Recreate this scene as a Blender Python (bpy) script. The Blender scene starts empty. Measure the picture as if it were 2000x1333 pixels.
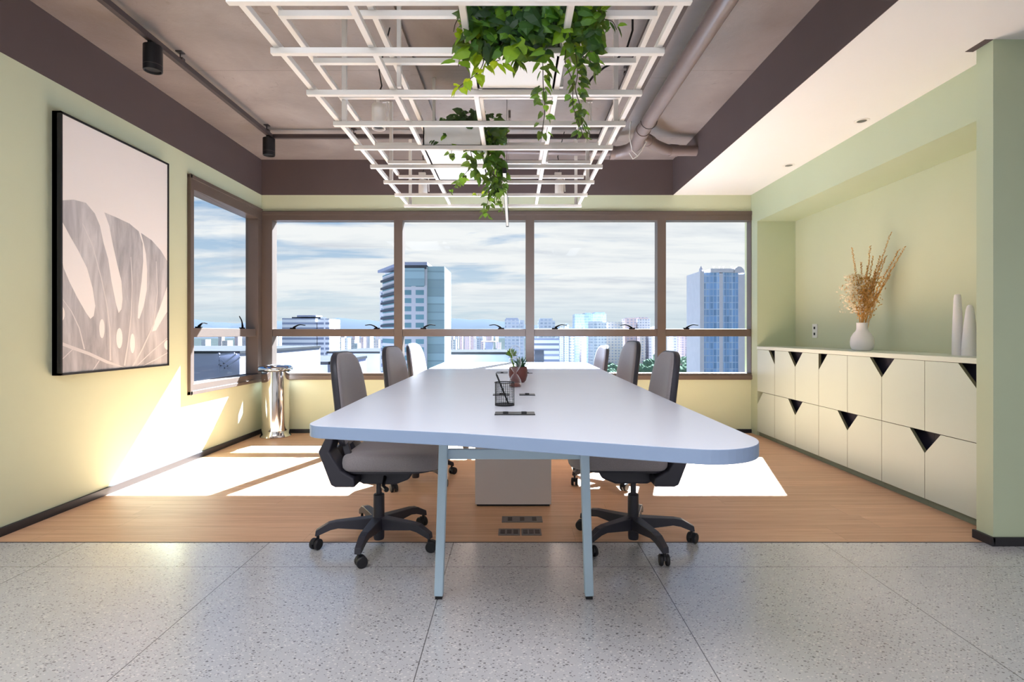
import bpy, bmesh, math, random
from mathutils import Vector, Matrix
random.seed(7)
PI = math.pi
SC = bpy.context.scene
COL = SC.collection

# ------------------------------------------------------------------ camera
F, H, CX, CY = 1050.0, 1.03, 1003.0, 651.0      # focal length in px of a 2000x1333 frame, eye height, vanishing point
cam_d = bpy.data.cameras.new('camera')
cam_d.sensor_width = 36.0
cam_d.lens = F / 2000.0 * 36.0
cam_d.shift_x = -(CX - 1000.0) / 2000.0
cam_d.shift_y = -(666.5 - CY) / 2000.0
cam_d.clip_start = 0.05
cam_d.clip_end = 12000
cam = bpy.data.objects.new('camera', cam_d)
cam.location = (0, 0, H)
cam.rotation_euler = (PI / 2, 0, 0)
COL.objects.link(cam)
SC.camera = cam

def P(px, py, Y):            # the point at depth Y seen at a photo position
    return Vector(((px - CX) * Y / F, Y, H - (py - CY) * Y / F))

# ------------------------------------------------------------------ view, world, sun
SC.view_settings.view_transform = 'Standard'
SC.view_settings.look = 'None'
SC.view_settings.gamma = 1.0
SC.view_settings.exposure = 0.4
SC.view_settings.use_curve_mapping = False

def srgb(r, g, b):
    f = lambda c: (c / 255 / 12.92) if c / 255 <= 0.04045 else ((c / 255 + 0.055) / 1.055) ** 2.4
    return (f(r), f(g), f(b), 1.0)

class NT:
    """small helper around a node tree"""
    def __init__(self, tree):
        self.t = tree; self.n = tree.nodes; self.l = tree.links
    def new(self, kind, **kw):
        nd = self.n.new(kind)
        for k, v in kw.items():
            if k.startswith('i_'):
                nd.inputs[k[2:].replace('_', ' ')].default_value = v
            else:
                setattr(nd, k, v)
        return nd
    def link(self, a, b): self.l.new(a, b)
    def math(self, op, a, b=None, c=None):
        nd = self.n.new('ShaderNodeMath'); nd.operation = op
        for i, v in enumerate((a, b, c)):
            if v is None: continue
            if isinstance(v, (int, float)): nd.inputs[i].default_value = v
            else: self.l.new(v, nd.inputs[i])
        return nd.outputs[0]
    def ramp(self, fac, stops, interp='LINEAR'):
        nd = self.n.new('ShaderNodeValToRGB'); nd.color_ramp.interpolation = interp
        e = nd.color_ramp.elements
        while len(e) < len(stops): e.new(0.5)
        for i, (p, c) in enumerate(stops):
            e[i].position = p; e[i].color = c if len(c) == 4 else (*c, 1)
        self.l.new(fac, nd.inputs[0]); return nd.outputs[0]
    def mix(self, fac, a, b, mode='MIX'):
        nd = self.n.new('ShaderNodeMix'); nd.data_type = 'RGBA'; nd.blend_type = mode
        for idx, v in ((0, fac), (6, a), (7, b)):
            if isinstance(v, (int, float)): nd.inputs[idx].default_value = v
            elif isinstance(v, tuple): nd.inputs[idx].default_value = v
            else: self.l.new(v, nd.inputs[idx])
        return nd.outputs[2]
    def comb(self, x, y, z):
        nd = self.n.new('ShaderNodeCombineXYZ')
        for i, v in enumerate((x, y, z)):
            if isinstance(v, (int, float)): nd.inputs[i].default_value = v
            else: self.l.new(v, nd.inputs[i])
        return nd.outputs[0]
    def noise(self, vec, scale, detail=4, rough=0.5, dist=0.0):
        nd = self.n.new('ShaderNodeTexNoise')
        nd.inputs['Scale'].default_value = scale; nd.inputs['Detail'].default_value = detail
        nd.inputs['Roughness'].default_value = rough; nd.inputs['Distortion'].default_value = dist
        self.l.new(vec, nd.inputs['Vector']); return nd.outputs['Fac']

world = bpy.data.worlds.new('sky'); SC.world = world; world.use_nodes = True
w = NT(world.node_tree); w.n.clear()
tc = w.new('ShaderNodeTexCoord'); sep = w.new('ShaderNodeSeparateXYZ'); w.link(tc.outputs['Generated'], sep.inputs[0])
dx, dy, dz = sep.outputs
zz = w.math('ADD', w.math('MAXIMUM', dz, 0.0), 0.10)
u = w.math('DIVIDE', dx, zz); v = w.math('DIVIDE', dy, zz)
cv = w.comb(w.math('MULTIPLY', u, 0.55), w.math('MULTIPLY', v, 1.0), 0.0)
n1 = w.noise(cv, 1.15, 7, 0.58, 0.35)
n2 = w.noise(w.comb(w.math('MULTIPLY', u, 0.35), v, 4.0), 2.6, 6, 0.6, 0.2)
blue = w.ramp(dz, [(0.0, srgb(207, 223, 233)), (0.06, srgb(212, 227, 238)), (0.2, srgb(150, 186, 224)), (0.5, srgb(84, 134, 200)), (1.0, srgb(60, 105, 175))])
white = w.ramp(n2, [(0.32, srgb(216, 220, 229)), (0.43, srgb(236, 239, 243)), (0.56, srgb(252, 252, 252))])
left_clear = w.math('SUBTRACT', w.math('MULTIPLY', w.math('MAXIMUM', w.math('ADD', dx, 0.12), -0.3), 0.24), w.math('MULTIPLY', w.math('MAXIMUM', w.math('SUBTRACT', dz, 0.145), 0.0), 1.2))
cov = w.ramp(w.math('ADD', n1, left_clear), [(0.33, (0, 0, 0, 1)), (0.45, (1, 1, 1, 1))])
hz = w.ramp(dz, [(0.0, (0.15,) * 3), (0.03, (0.35,) * 3), (0.09, (1, 1, 1))])
skyc = w.mix(w.math('MULTIPLY', cov, hz), blue, white)
gmask = w.ramp(w.math('ADD', dz, 0.5), [(0.49, (1, 1, 1)), (0.5, (0, 0, 0))])
skyc = w.mix(gmask, skyc, srgb(150, 155, 160))
bg = w.new('ShaderNodeBackground'); w.link(skyc, bg.inputs[0]); bg.inputs[1].default_value = 0.755
wo = w.new('ShaderNodeOutputWorld'); w.link(bg.outputs[0], wo.inputs[0])

sun_d = bpy.data.lights.new('sun', 'SUN'); sun_d.energy = 68.0; sun_d.angle = math.radians(0.55)
sun_d.color = (0.80, 0.93, 1.07)
sun = bpy.data.objects.new('sun', sun_d)
sun.rotation_euler = Vector((-0.318, -1.0, -0.985)).to_track_quat('-Z', 'Y').to_euler()
sun.location = (3, 12, 10)
COL.objects.link(sun)

def area(name, loc, rot, sx, sy, power, color=(1, 1, 1)):
    d = bpy.data.lights.new(name, 'AREA'); d.shape = 'RECTANGLE'; d.size = sx; d.size_y = sy
    d.energy = power; d.color = color
    o = bpy.data.objects.new(name, d); o.location = loc; o.rotation_euler = rot; COL.objects.link(o); return o
# unseen fill lights added around the camera (their housings are built further down)
FILL_LIGHTS = [(-1.2, -2.0, 2.455, 8), (1.4, -2.0, 2.455, 8), (4.0, -2.0, 2.455, 8), (-1.2, -3.8, 2.455, 8), (1.4, -3.8, 2.455, 8), (4.0, -3.8, 2.455, 8),
          (-1.35, 0.35, 2.82, 46), (0.3, -0.45, 2.82, 42)]
for (x, y, z, e) in FILL_LIGHTS:
    area('fill_light', (x, y, z - 0.03), (0, 0, 0), 2.2, 1.1, e, (0.93, 0.97, 1.08))

# ------------------------------------------------------------------ materials
def mat(name, col, rough=0.5, metal=0.0, spec=0.5, **kw):
    m = bpy.data.materials.new(name); m.use_nodes = True
    b = m.node_tree.nodes['Principled BSDF']
    b.inputs['Base Color'].default_value = col
    b.inputs['Roughness'].default_value = rough
    b.inputs['Metallic'].default_value = metal
    b.inputs['Specular IOR Level'].default_value = spec
    for k, val in kw.items(): b.inputs[k].default_value = val
    return m

def paint(name, col, var=0.035, scale=3.0, rough=0.6, bump=0.02, metal=0.0, spec=0.4):
    """painted / plain surface: faint tone variation and a fine bump"""
    m = mat(name, col, rough, metal, spec); t = NT(m.node_tree); b = t.n['Principled BSDF']
    g = t.new('ShaderNodeTexCoord')
    n = t.noise(g.outputs['Object'], scale, 5, 0.55)
    lo = tuple(c * (1 - var) for c in col[:3]) + (1,); hi = tuple(min(1, c * (1 + var)) for c in col[:3]) + (1,)
    t.link(t.ramp(n, [(0.3, lo), (0.7, hi)]), b.inputs['Base Color'])
    if bump:
        bp = t.new('ShaderNodeBump'); bp.inputs['Strength'].default_value = bump; bp.inputs['Distance'].default_value = 0.01
        t.link(t.noise(g.outputs['Object'], scale * 60, 3, 0.6), bp.inputs['Height']); t.link(bp.outputs[0], b.inputs['Normal'])
    return m

M = {}
M['sage'] = paint('sage_wall_paint', srgb(204, 208, 178), 0.02, 1.5, 0.8, 0.03, 0.0, 0.08)
M['soffit_sage'] = paint('soft_green_wall_paint', srgb(188, 198, 168), 0.02, 1.5, 0.5, 0.02)
M['cab'] = paint('sage_cabinet_laminate', srgb(200, 210, 198), 0.015, 2, 0.38, 0.0)
M['cab_top'] = paint('pale_sage_worktop', srgb(214, 220, 206), 0.015, 2, 0.35, 0.0)
M['cab_edge'] = paint('cabinet_cut_edge', srgb(112, 112, 88), 0.03, 8, 0.5, 0.0)
M['toe'] = paint('toe_kick_green', srgb(120, 130, 112), 0.02, 4, 0.5, 0.0)
M['navy'] = paint('dark_cabinet_inside', srgb(42, 40, 54), 0.03, 6, 0.6, 0.0)
M['band'] = paint('dark_taupe_paint', srgb(92, 78, 77), 0.04, 2.5, 0.65, 0.05)
M['white_ceiling'] = paint('white_ceiling_paint', srgb(244, 240, 236), 0.01, 1.5, 0.6, 0.01)
M['frame'] = paint('bronze_window_aluminium', srgb(104, 90, 82), 0.03, 6, 0.42, 0.01, 0.15)
M['white_metal'] = paint('white_powder_coat', srgb(240, 234, 228), 0.01, 5, 0.4, 0.0)
M['planter'] = paint('matt_white_planter', srgb(242, 240, 236), 0.01, 5, 0.5, 0.0)
M['black'] = paint('matt_black_metal', srgb(24, 23, 26), 0.05, 8, 0.45, 0.0)
M['handle'] = paint('satin_black_lever', srgb(14, 13, 15), 0.05, 8, 0.8, 0.0, 0.0, 0.08)
M['rail'] = paint('dark_track_metal', srgb(70, 60, 60), 0.05, 8, 0.45, 0.0)
M['base'] = paint('black_baseboard', srgb(40, 38, 42), 0.05, 8, 0.45, 0.0)
M['pipe'] = paint('taupe_painted_pipe', srgb(128, 112, 108), 0.05, 6, 0.33, 0.02)
M['table'] = paint('pale_grey_laminate', srgb(222, 224, 235), 0.012, 3, 0.28, 0.0)
M['table_edge'] = paint('blue_grey_edge_band', srgb(138, 155, 182), 0.02, 3, 0.45, 0.0)
M['table_leg'] = paint('powder_blue_steel', srgb(180, 202, 218), 0.02, 5, 0.4, 0.0)
M['pedestal'] = paint('white_pedestal_laminate', srgb(226, 220, 220), 0.012, 3, 0.45, 0.0)
M['plastic'] = paint('charcoal_plastic', srgb(52, 50, 58), 0.06, 10, 0.42, 0.02)
M['wheel'] = paint('black_rubber', srgb(30, 29, 33), 0.06, 12, 0.5, 0.0)
M['grey_metal'] = paint('brushed_grey_metal', srgb(130, 125, 122), 0.08, 20, 0.35, 0.0, 0.7)
M['chrome'] = mat('polished_chrome', srgb(225, 222, 220), 0.06, 1.0)
M['porcelain'] = paint('white_ceramic', srgb(232, 228, 228), 0.01, 5, 0.35, 0.0)
M['pot'] = paint('brown_red_ceramic', srgb(104, 58, 52), 0.05, 12, 0.45, 0.0)
M['soil'] = paint('dark_soil', srgb(50, 38, 30), 0.3, 60, 0.9, 0.3)
M['print_white'] = paint('pale_print_paper', srgb(248, 241, 238), 0.008, 1.2, 0.35, 0.0)
M['outlet'] = paint('white_outlet_plastic', srgb(240, 240, 238), 0.01, 10, 0.4, 0.0)
M['slot'] = paint('dark_slot', srgb(30, 30, 32), 0.02, 10, 0.5, 0.0)
M['wire'] = paint('black_cable', srgb(32, 28, 28), 0.02, 10, 0.5, 0.0)
M['strap'] = paint('pale_strap', srgb(230, 226, 220), 0.02, 10, 0.5, 0.0)

def fabric(name, col):
    m = mat(name, col, 0.85, 0, 0.25); t = NT(m.node_tree); b = t.n['Principled BSDF']
    g = t.new('ShaderNodeTexCoord')
    n = t.noise(g.outputs['Object'], 420, 3, 0.6)
    t.link(t.ramp(n, [(0.3, tuple(c * 0.82 for c in col[:3])), (0.7, tuple(min(1, c * 1.16) for c in col[:3]))]), b.inputs['Base Color'])
    bp = t.new('ShaderNodeBump'); bp.inputs['Strength'].default_value = 0.25; bp.inputs['Distance'].default_value = 0.001
    t.link(n, bp.inputs['Height']); t.link(bp.outputs[0], b.inputs['Normal'])
    b.inputs['Sheen Weight'].default_value = 0.25
    return m
M['fabric'] = fabric('grey_woven_upholstery', srgb(140, 132, 134))

def wood():
    m = mat('light_oak_floor', (0.5, 0.3, 0.2, 1), 0.4, 0, 0.25, **{'IOR': 1.42}); t = NT(m.node_tree); b = t.n['Principled BSDF']
    g = t.new('ShaderNodeNewGeometry'); s = t.new('ShaderNodeSeparateXYZ'); t.link(g.outputs['Position'], s.inputs[0])
    x, y, z = s.outputs
    row = t.math('FLOOR', t.math('DIVIDE', y, 0.19))
    wn = t.new('ShaderNodeTexWhiteNoise'); wn.noise_dimensions = '1D'; t.link(row, wn.inputs['W'])
    xo = t.math('ADD', x, t.math('MULTIPLY', wn.outputs['Value'], 5.0))
    colp = t.math('FLOOR', t.math('DIVIDE', xo, 1.35))
    wn2 = t.new('ShaderNodeTexWhiteNoise'); wn2.noise_dimensions = '2D'; t.link(t.comb(row, colp, 0), wn2.inputs['Vector'])
    grain = t.noise(t.comb(t.math('MULTIPLY', xo, 0.9), t.math('MULTIPLY', y, 26), wn2.outputs['Value']), 1.6, 8, 0.62, 0.4)
    fine = t.noise(t.comb(t.math('MULTIPLY', xo, 4), t.math('MULTIPLY', y, 160), 0.0), 1.5, 3, 0.6)
    c1 = t.ramp(grain, [(0.25, srgb(190, 142, 108)), (0.5, srgb(218, 170, 132)), (0.75, srgb(234, 192, 156))])
    c2 = t.mix(0.25, c1, t.ramp(fine, [(0.3, srgb(180, 142, 114)), (0.7, srgb(226, 194, 166))]))
    tone = t.math('ADD', t.math('MULTIPLY', wn2.outputs['Value'], 0.10), 0.93)
    c3 = t.mix(1.0, c2, t.comb(tone, tone, tone), 'MULTIPLY')
    # narrow seams between boards
    fy = t.math('FRACT', t.math('DIVIDE', y, 0.19)); seam = t.math('LESS_THAN', fy, 0.008)
    fx = t.math('FRACT', t.math('DIVIDE', xo, 1.35)); seam2 = t.math('LESS_THAN', fx, 0.0012)
    c4 = t.mix(t.math('MULTIPLY', t.math('MAXIMUM', seam, seam2), 0.45), c3, srgb(120, 84, 60))
    t.link(c4, b.inputs['Base Color'])
    t.link(t.ramp(grain, [(0.2, (0.46,) * 3), (0.8, (0.38,) * 3)]), b.inputs['Roughness'])
    return m
M['wood'] = wood()

def terrazzo():
    m = mat('grey_terrazzo', (0.5, 0.5, 0.5, 1), 0.24, 0, 0.5, **{'IOR': 1.75, 'Coat Weight': 0.5, 'Coat Roughness': 0.2}); t = NT(m.node_tree); b = t.n['Principled BSDF']
    g = t.new('ShaderNodeNewGeometry'); s = t.new('ShaderNodeSeparateXYZ'); t.link(g.outputs['Position'], s.inputs[0])
    x, y, z = s.outputs; pos = g.outputs['Position']
    basec = t.ramp(t.noise(pos, 2.2, 5, 0.6), [(0.3, srgb(186, 184, 185)), (0.7, srgb(193, 191, 192))])
    def specks(scale, th, col, prev, seed):
        vo = t.new('ShaderNodeTexVoronoi'); vo.inputs['Scale'].default_value = scale; vo.inputs['Randomness'].default_value = 1
        mp = t.new('ShaderNodeMapping'); mp.inputs['Location'].default_value = (seed, seed * 2.3, 0)
        mp.inputs['Rotation'].default_value = (0, 0, 0.5); mp.inputs['Scale'].default_value = (1.0, 1.5, 1.0)
        t.link(pos, mp.inputs[0]); t.link(mp.outputs[0], vo.inputs['Vector'])
        wn = t.new('ShaderNodeSeparateColor'); t.link(vo.outputs['Color'], wn.inputs[0])
        lim = t.math('MULTIPLY', wn.outputs[0], th)
        k = t.math('LESS_THAN', vo.outputs['Distance'], lim)
        return t.mix(t.math('MULTIPLY', k, 0.75), prev, col)
    c = specks(85, 0.42, srgb(222, 219, 214), basec, 1.3)
    c = specks(100, 0.36, srgb(104, 98, 96), c, 5.1)
    c = specks(48, 0.26, srgb(80, 74, 74), c, 9.7)
    def joint(coord, off, step):
        f = t.math('FRACT', t.math('DIVIDE', t.math('SUBTRACT', coord, off), step))
        a = t.math('LESS_THAN', f, 0.0019); bq = t.math('GREATER_THAN', f, 1 - 0.0019)
        return t.math('MAXIMUM', a, bq)
    j = t.math('MAXIMUM', joint(x, -1.20, 0.905), joint(y, 2.367, 0.905))
    c = t.mix(t.math('MULTIPLY', j, 0.8), c, srgb(62, 58, 58))
    t.link(c, b.inputs['Base Color'])
    t.link(t.ramp(t.noise(pos, 3.0, 4, 0.6), [(0.3, (0.23,) * 3), (0.7, (0.27,) * 3)]), b.inputs['Roughness'])
    return m
M['terrazzo'] = terrazzo()

def concrete():
    m = mat('raw_concrete_ceiling', (0.3, 0.3, 0.3, 1), 0.5, 0, 0.4); t = NT(m.node_tree); b = t.n['Principled BSDF']
    g = t.new('ShaderNodeNewGeometry'); pos = g.outputs['Position']
    s = t.new('ShaderNodeSeparateXYZ'); t.link(pos, s.inputs[0]); x, y, z = s.outputs
    a = t.noise(pos, 1.4, 8, 0.6, 0.3)
    c = t.ramp(a, [(0.25, srgb(120, 108, 103)), (0.5, srgb(141, 129, 124)), (0.75, srgb(164, 153, 148))])
    st = t.noise(pos, 9.0, 6, 0.7, 1.0)
    c = t.mix(t.ramp(st, [(0.62, (0, 0, 0)), (0.72, (0.4, 0.4, 0.4))]), c, srgb(100, 86, 80))
    f = t.math('FRACT', t.math('DIVIDE', y, 1.22)); j = t.math('LESS_THAN', f, 0.005)
    c = t.mix(t.math('MULTIPLY', j, 0.5), c, srgb(92, 80, 76))
    t.link(c, b.inputs['Base Color'])
    bp = t.new('ShaderNodeBump'); bp.inputs['Strength'].default_value = 0.25; bp.inputs['Distance'].default_value = 0.02
    t.link(t.noise(pos, 6, 6, 0.65), bp.inputs['Height']); t.link(bp.outputs[0], b.inputs['Normal'])
    t.link(t.ramp(a, [(0.3, (0.32,) * 3), (0.7, (0.55,) * 3)]), b.inputs['Roughness'])
    return m
M['concrete'] = concrete()

def glass_pane():
    m = bpy.data.materials.new('clear_window_glass'); m.use_nodes = True; t = NT(m.node_tree); t.n.clear()
    tr = t.new('ShaderNodeBsdfTransparent'); tr.inputs[0].default_value = (0.97, 0.985, 0.985, 1)
    gl = t.new('ShaderNodeBsdfGlossy'); gl.inputs['Roughness'].default_value = 0.02
    lw = t.new('ShaderNodeLayerWeight'); lw.inputs[0].default_value = 0.5
    fac = t.math('ADD', t.math('MULTIPLY', t.math('POWER', lw.outputs['Facing'], 5.0), 0.35), 0.006)
    mx = t.new('ShaderNodeMixShader'); t.link(fac, mx.inputs[0]); t.link(tr.outputs[0], mx.inputs[1]); t.link(gl.outputs[0], mx.inputs[2])
    o = t.new('ShaderNodeOutputMaterial'); t.link(mx.outputs[0], o.inputs[0]); return m
M['glass'] = glass_pane()
def thin_glass():
    m = bpy.data.materials.new('thin_blown_glass'); m.use_nodes = True; t = NT(m.node_tree); t.n.clear()
    tr = t.new('ShaderNodeBsdfTransparent'); tr.inputs[0].default_value = (0.98, 0.98, 0.985, 1)
    gl = t.new('ShaderNodeBsdfPrincipled'); gl.inputs['Base Color'].default_value = (0.95, 0.95, 0.96, 1); gl.inputs['Roughness'].default_value = 0.1; gl.inputs['Transmission Weight'].default_value = 0.35
    lw = t.new('ShaderNodeLayerWeight'); lw.inputs[0].default_value = 0.5
    fac = t.math('ADD', t.math('MULTIPLY', t.math('POWER', lw.outputs['Facing'], 2.2), 0.95), 0.02)
    mx = t.new('ShaderNodeMixShader'); t.link(fac, mx.inputs[0]); t.link(tr.outputs[0], mx.inputs[1]); t.link(gl.outputs[0], mx.inputs[2])
    o = t.new('ShaderNodeOutputMaterial'); t.link(mx.outputs[0], o.inputs[0]); return m
M['clear_glass'] = thin_glass()

def leafmat(name, stops, transl=0.35):
    m = bpy.data.materials.new(name); m.use_nodes = True; t = NT(m.node_tree); t.n.clear()
    g = t.new('ShaderNodeNewGeometry')
    c = t.ramp(g.outputs['Random Per Island'], stops)
    p = t.new('ShaderNodeBsdfPrincipled'); t.link(c, p.inputs['Base Color']); p.inputs['Roughness'].default_value = 0.45
    tl = t.new('ShaderNodeBsdfTranslucent'); t.link(t.mix(0.5, c, srgb(190, 220, 60)), tl.inputs[0])
    mx = t.new('ShaderNodeMixShader'); mx.inputs[0].default_value = transl
    t.link(p.outputs[0], mx.inputs[1]); t.link(tl.outputs[0], mx.inputs[2])
    o = t.new('ShaderNodeOutputMaterial'); t.link(mx.outputs[0], o.inputs[0]); return m
M['ivy'] = leafmat('ivy_leaf', [(0.0, srgb(34, 58, 38)), (0.5, srgb(48, 84, 46)), (0.75, srgb(76, 130, 46)), (1.0, srgb(140, 180, 46))])
M['ivy_young'] = leafmat('yellow_green_ivy_leaf', [(0.0, srgb(130, 165, 30)), (0.5, srgb(170, 190, 30)), (1.0, srgb(205, 205, 40))], 0.45)
M['succulent'] = leafmat('succulent_leaf', [(0.0, srgb(44, 84, 66)), (1.0, srgb(84, 130, 90))], 0.1)
M['succulent_light'] = leafmat('light_succulent_leaf', [(0.0, srgb(96, 140, 40)), (1.0, srgb(150, 185, 60))], 0.25)
M['ivy_stem'] = paint('ivy_stem', srgb(70, 60, 46), 0.1, 20, 0.7, 0.0)
M['dried'] = leafmat('dried_golden_flower', [(0.0, srgb(196, 126, 58)), (0.5, srgb(228, 164, 88)), (1.0, srgb(242, 194, 128))], 0.25)
M['dried_pale'] = leafmat('dried_cream_flower', [(0.0, srgb(236, 214, 190)), (1.0, srgb(250, 236, 222))], 0.3)

def emis(name, col, s):
    m = bpy.data.materials.new(name); m.use_nodes = True; t = NT(m.node_tree); t.n.clear()
    e = t.new('ShaderNodeEmission'); e.inputs[0].default_value = col; e.inputs[1].default_value = s
    o = t.new('ShaderNodeOutputMaterial'); t.link(e.outputs[0], o.inputs[0]); return m
M['lamp_glow'] = emis('lit_diffuser', (1, 0.95, 0.9, 1), 3.0)
M['pendant_glow'] = emis('lit_linear_diffuser', (1, 0.96, 0.92, 1), 0.75)

# ------------------------------------------------------------------ mesh helpers
class MB:
    """collects geometry (several materials allowed) and links it as one mesh object"""
    def __init__(self):
        self.v = []; self.f = []; self.m = []
    def add(self, vs, fs, mi=0):
        o = len(self.v); self.v += [Vector(p) for p in vs]
        self.f += [tuple(i + o for i in f) for f in fs]; self.m += [mi] * len(fs); return self
    def box(self, a, b, mi=0):
        (x0, y0, z0), (x1, y1, z1) = a, b
        x0, x1 = min(x0, x1), max(x0, x1); y0, y1 = min(y0, y1), max(y0, y1); z0, z1 = min(z0, z1), max(z0, z1)
        vs = [(x0, y0, z0), (x1, y0, z0), (x1, y1, z0), (x0, y1, z0), (x0, y0, z1), (x1, y0, z1), (x1, y1, z1), (x0, y1, z1)]
        fs = [(0, 3, 2, 1), (4, 5, 6, 7), (0, 1, 5, 4), (1, 2, 6, 5), (2, 3, 7, 6), (3, 0, 4, 7)]
        return self.add(vs, fs, mi)
    def prism(self, pts, h0, h1, axis='z', mi=0, side_mi=None):
        n = len(pts)
        def mk(p, h):
            if axis == 'z': return (p[0], p[1], h)
            if axis == 'y': return (p[0], h, p[1])
            return (h, p[0], p[1])
        vs = [mk(p, h0) for p in pts] + [mk(p, h1) for p in pts]
        self.add(vs, [tuple(range(n))[::-1], tuple(range(n, 2 * n))], mi)
        o = len(self.v) - 2 * n
        for i in range(n):
            j = (i + 1) % n
            self.f.append((o + i, o + j, o + n + j, o + n + i)); self.m.append(mi if side_mi is None else side_mi)
        return self
    def tube(self, pts, r, seg=10, cap=True, mi=0):
        pts = [Vector(p) for p in pts]; n = len(pts)
        rs = r if isinstance(r, (list, tuple)) else [r] * n
        up = None; vs = []
        for i, p in enumerate(pts):
            t = (pts[min(i + 1, n - 1)] - pts[max(i - 1, 0)]).normalized()
            if up is None:
                up = Vector((0, 0, 1)) if abs(t.z) < 0.9 else Vector((1, 0, 0))
            a = t.cross(up).normalized(); bb = a.cross(t).normalized(); up = bb
            for k in range(seg):
                an = 2 * PI * k / seg
                vs.append(p + (a * math.cos(an) + bb * math.sin(an)) * rs[i])
        fs = []
        for i in range(n - 1):
            for k in range(seg):
                k2 = (k + 1) % seg
                fs.append((i * seg + k, i * seg + k2, (i + 1) * seg + k2, (i + 1) * seg + k))
        if cap:
            fs.append(tuple(range(seg))[::-1]); fs.append(tuple((n - 1) * seg + k for k in range(seg)))
        return self.add(vs, fs, mi)
    def bar(self, a, b, w_, h_, mi=0, up=(0, 0, 1)):
        a = Vector(a); b = Vector(b); t = (b - a).normalized(); s = t.cross(Vector(up))
        if s.length < 1e-4: s = t.cross(Vector((0, 1, 0)))
        s.normalize(); u_ = s.cross(t).normalized()
        vs = []
        for p in (a, b):
            for i, j in ((-1, -1), (1, -1), (1, 1), (-1, 1)):
                vs.append(p + s * (i * w_ / 2) + u_ * (j * h_ / 2))
        return self.add(vs, [(3, 2, 1, 0), (4, 5, 6, 7), (0, 1, 5, 4), (1, 2, 6, 5), (2, 3, 7, 6), (3, 0, 4, 7)], mi)
    def lathe(self, prof, c=(0, 0, 0), seg=32, mi=0, closed=False):
        n = len(prof); vs = []
        for (r, z) in prof:
            for k in range(seg):
                an = 2 * PI * k / seg
                vs.append((c[0] + r * math.cos(an), c[1] + r * math.sin(an), c[2] + z))
        fs = []
        rng = n if closed else n - 1
        for i in range(rng):
            i2 = (i + 1) % n
            for k in range(seg):
                k2 = (k + 1) % seg
                fs.append((i * seg + k, i * seg + k2, i2 * seg + k2, i2 * seg + k))
        if not closed:
            if prof[0][0] > 1e-5: fs.append(tuple(range(seg))[::-1])
            if prof[-1][0] > 1e-5: fs.append(tuple((n - 1) * seg + k for k in range(seg)))
        return self.add(vs, fs, mi)
    def pad(self, outline, prof, fn=None, mi=0, closed_ends=True):
        """rings of one outline, scaled about its centre: prof = [(scale, height)...]"""
        n = len(outline)
        cx = sum(p[0] for p in outline) / n; cy = sum(p[1] for p in outline) / n
        vs = []
        for (s, h) in prof:
            for p in outline:
                q = (cx + (p[0] - cx) * s, cy + (p[1] - cy) * s, h)
                vs.append(fn(*q) if fn else q)
        fs = []
        for i in range(len(prof) - 1):
            for k in range(n):
                k2 = (k + 1) % n
                fs.append((i * n + k, i * n + k2, (i + 1) * n + k2, (i + 1) * n + k))
        fs.append(tuple(range(n))[::-1]); fs.append(tuple((len(prof) - 1) * n + k for k in range(n)))
        return self.add(vs, fs, mi)
    def xf(self, mtx):
        self.v = [mtx @ p for p in self.v]; return self
    def build(self, name, mats, parent=None, smooth=None, bevel=None, seg=2, local=False):
        me = bpy.data.meshes.new(name)
        off = Vector((0, 0, 0))
        if parent is not None and not local:
            off = Vector(parent.location)
            if parent.parent is not None: off = off + Vector(parent.parent.location)
        me.from_pydata([tuple(p - off) for p in self.v], [], self.f)
        if not isinstance(mats, (list, tuple)): mats = [mats]
        for k in mats: me.materials.append(M[k] if isinstance(k, str) else k)
        for p, mi in zip(me.polygons, self.m): p.material_index = mi
        bm = bmesh.new(); bm.from_mesh(me); bmesh.ops.remove_doubles(bm, verts=bm.verts, dist=1e-6)
        bmesh.ops.recalc_face_normals(bm, faces=bm.faces); bm.to_mesh(me); bm.free()
        if smooth:
            me.shade_smooth(); me.set_sharp_from_angle(angle=math.radians(smooth))
        me.update()
        o = bpy.data.objects.new(name, me); COL.objects.link(o)
        if parent is not None: o.parent = parent
        if bevel:
            md = o.modifiers.new('bevel', 'BEVEL'); md.width = bevel; md.segments = seg; md.limit_method = 'ANGLE'; md.angle_limit = math.radians(40)
        return o

def thing(name, label, cat, loc=(0, 0, 0), rotz=0.0, group=None):
    o = bpy.data.objects.new(name, None); o.empty_display_size = 0.05
    o.location = loc; o.rotation_euler = (0, 0, rotz); COL.objects.link(o)
    o['label'] = label; o['category'] = cat
    if group: o['group'] = group
    return o
def tag(o, label, cat, group=None, kind=None):
    o['label'] = label; o['category'] = cat
    if group: o['group'] = group
    if kind: o['kind'] = kind
    return o
def structure(o, label=None, cat=None):
    o['kind'] = 'structure'
    if label: o['label'] = label
    if cat: o['category'] = cat
    return o
def dup(root, loc, rotz, label, group=None):
    def rec(src, par):
        c = src.copy(); COL.objects.link(c)
        if par is not None: c.parent = par
        for ch in [q for q in bpy.data.objects if q.parent == src and q.name not in made]:
            made.add(rec(ch, c).name)
        return c
    made = set()
    r = rec(root, None); r.location = loc; r.rotation_euler = (0, 0, rotz); r['label'] = label
    if group: r['group'] = group
    return r

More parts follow.
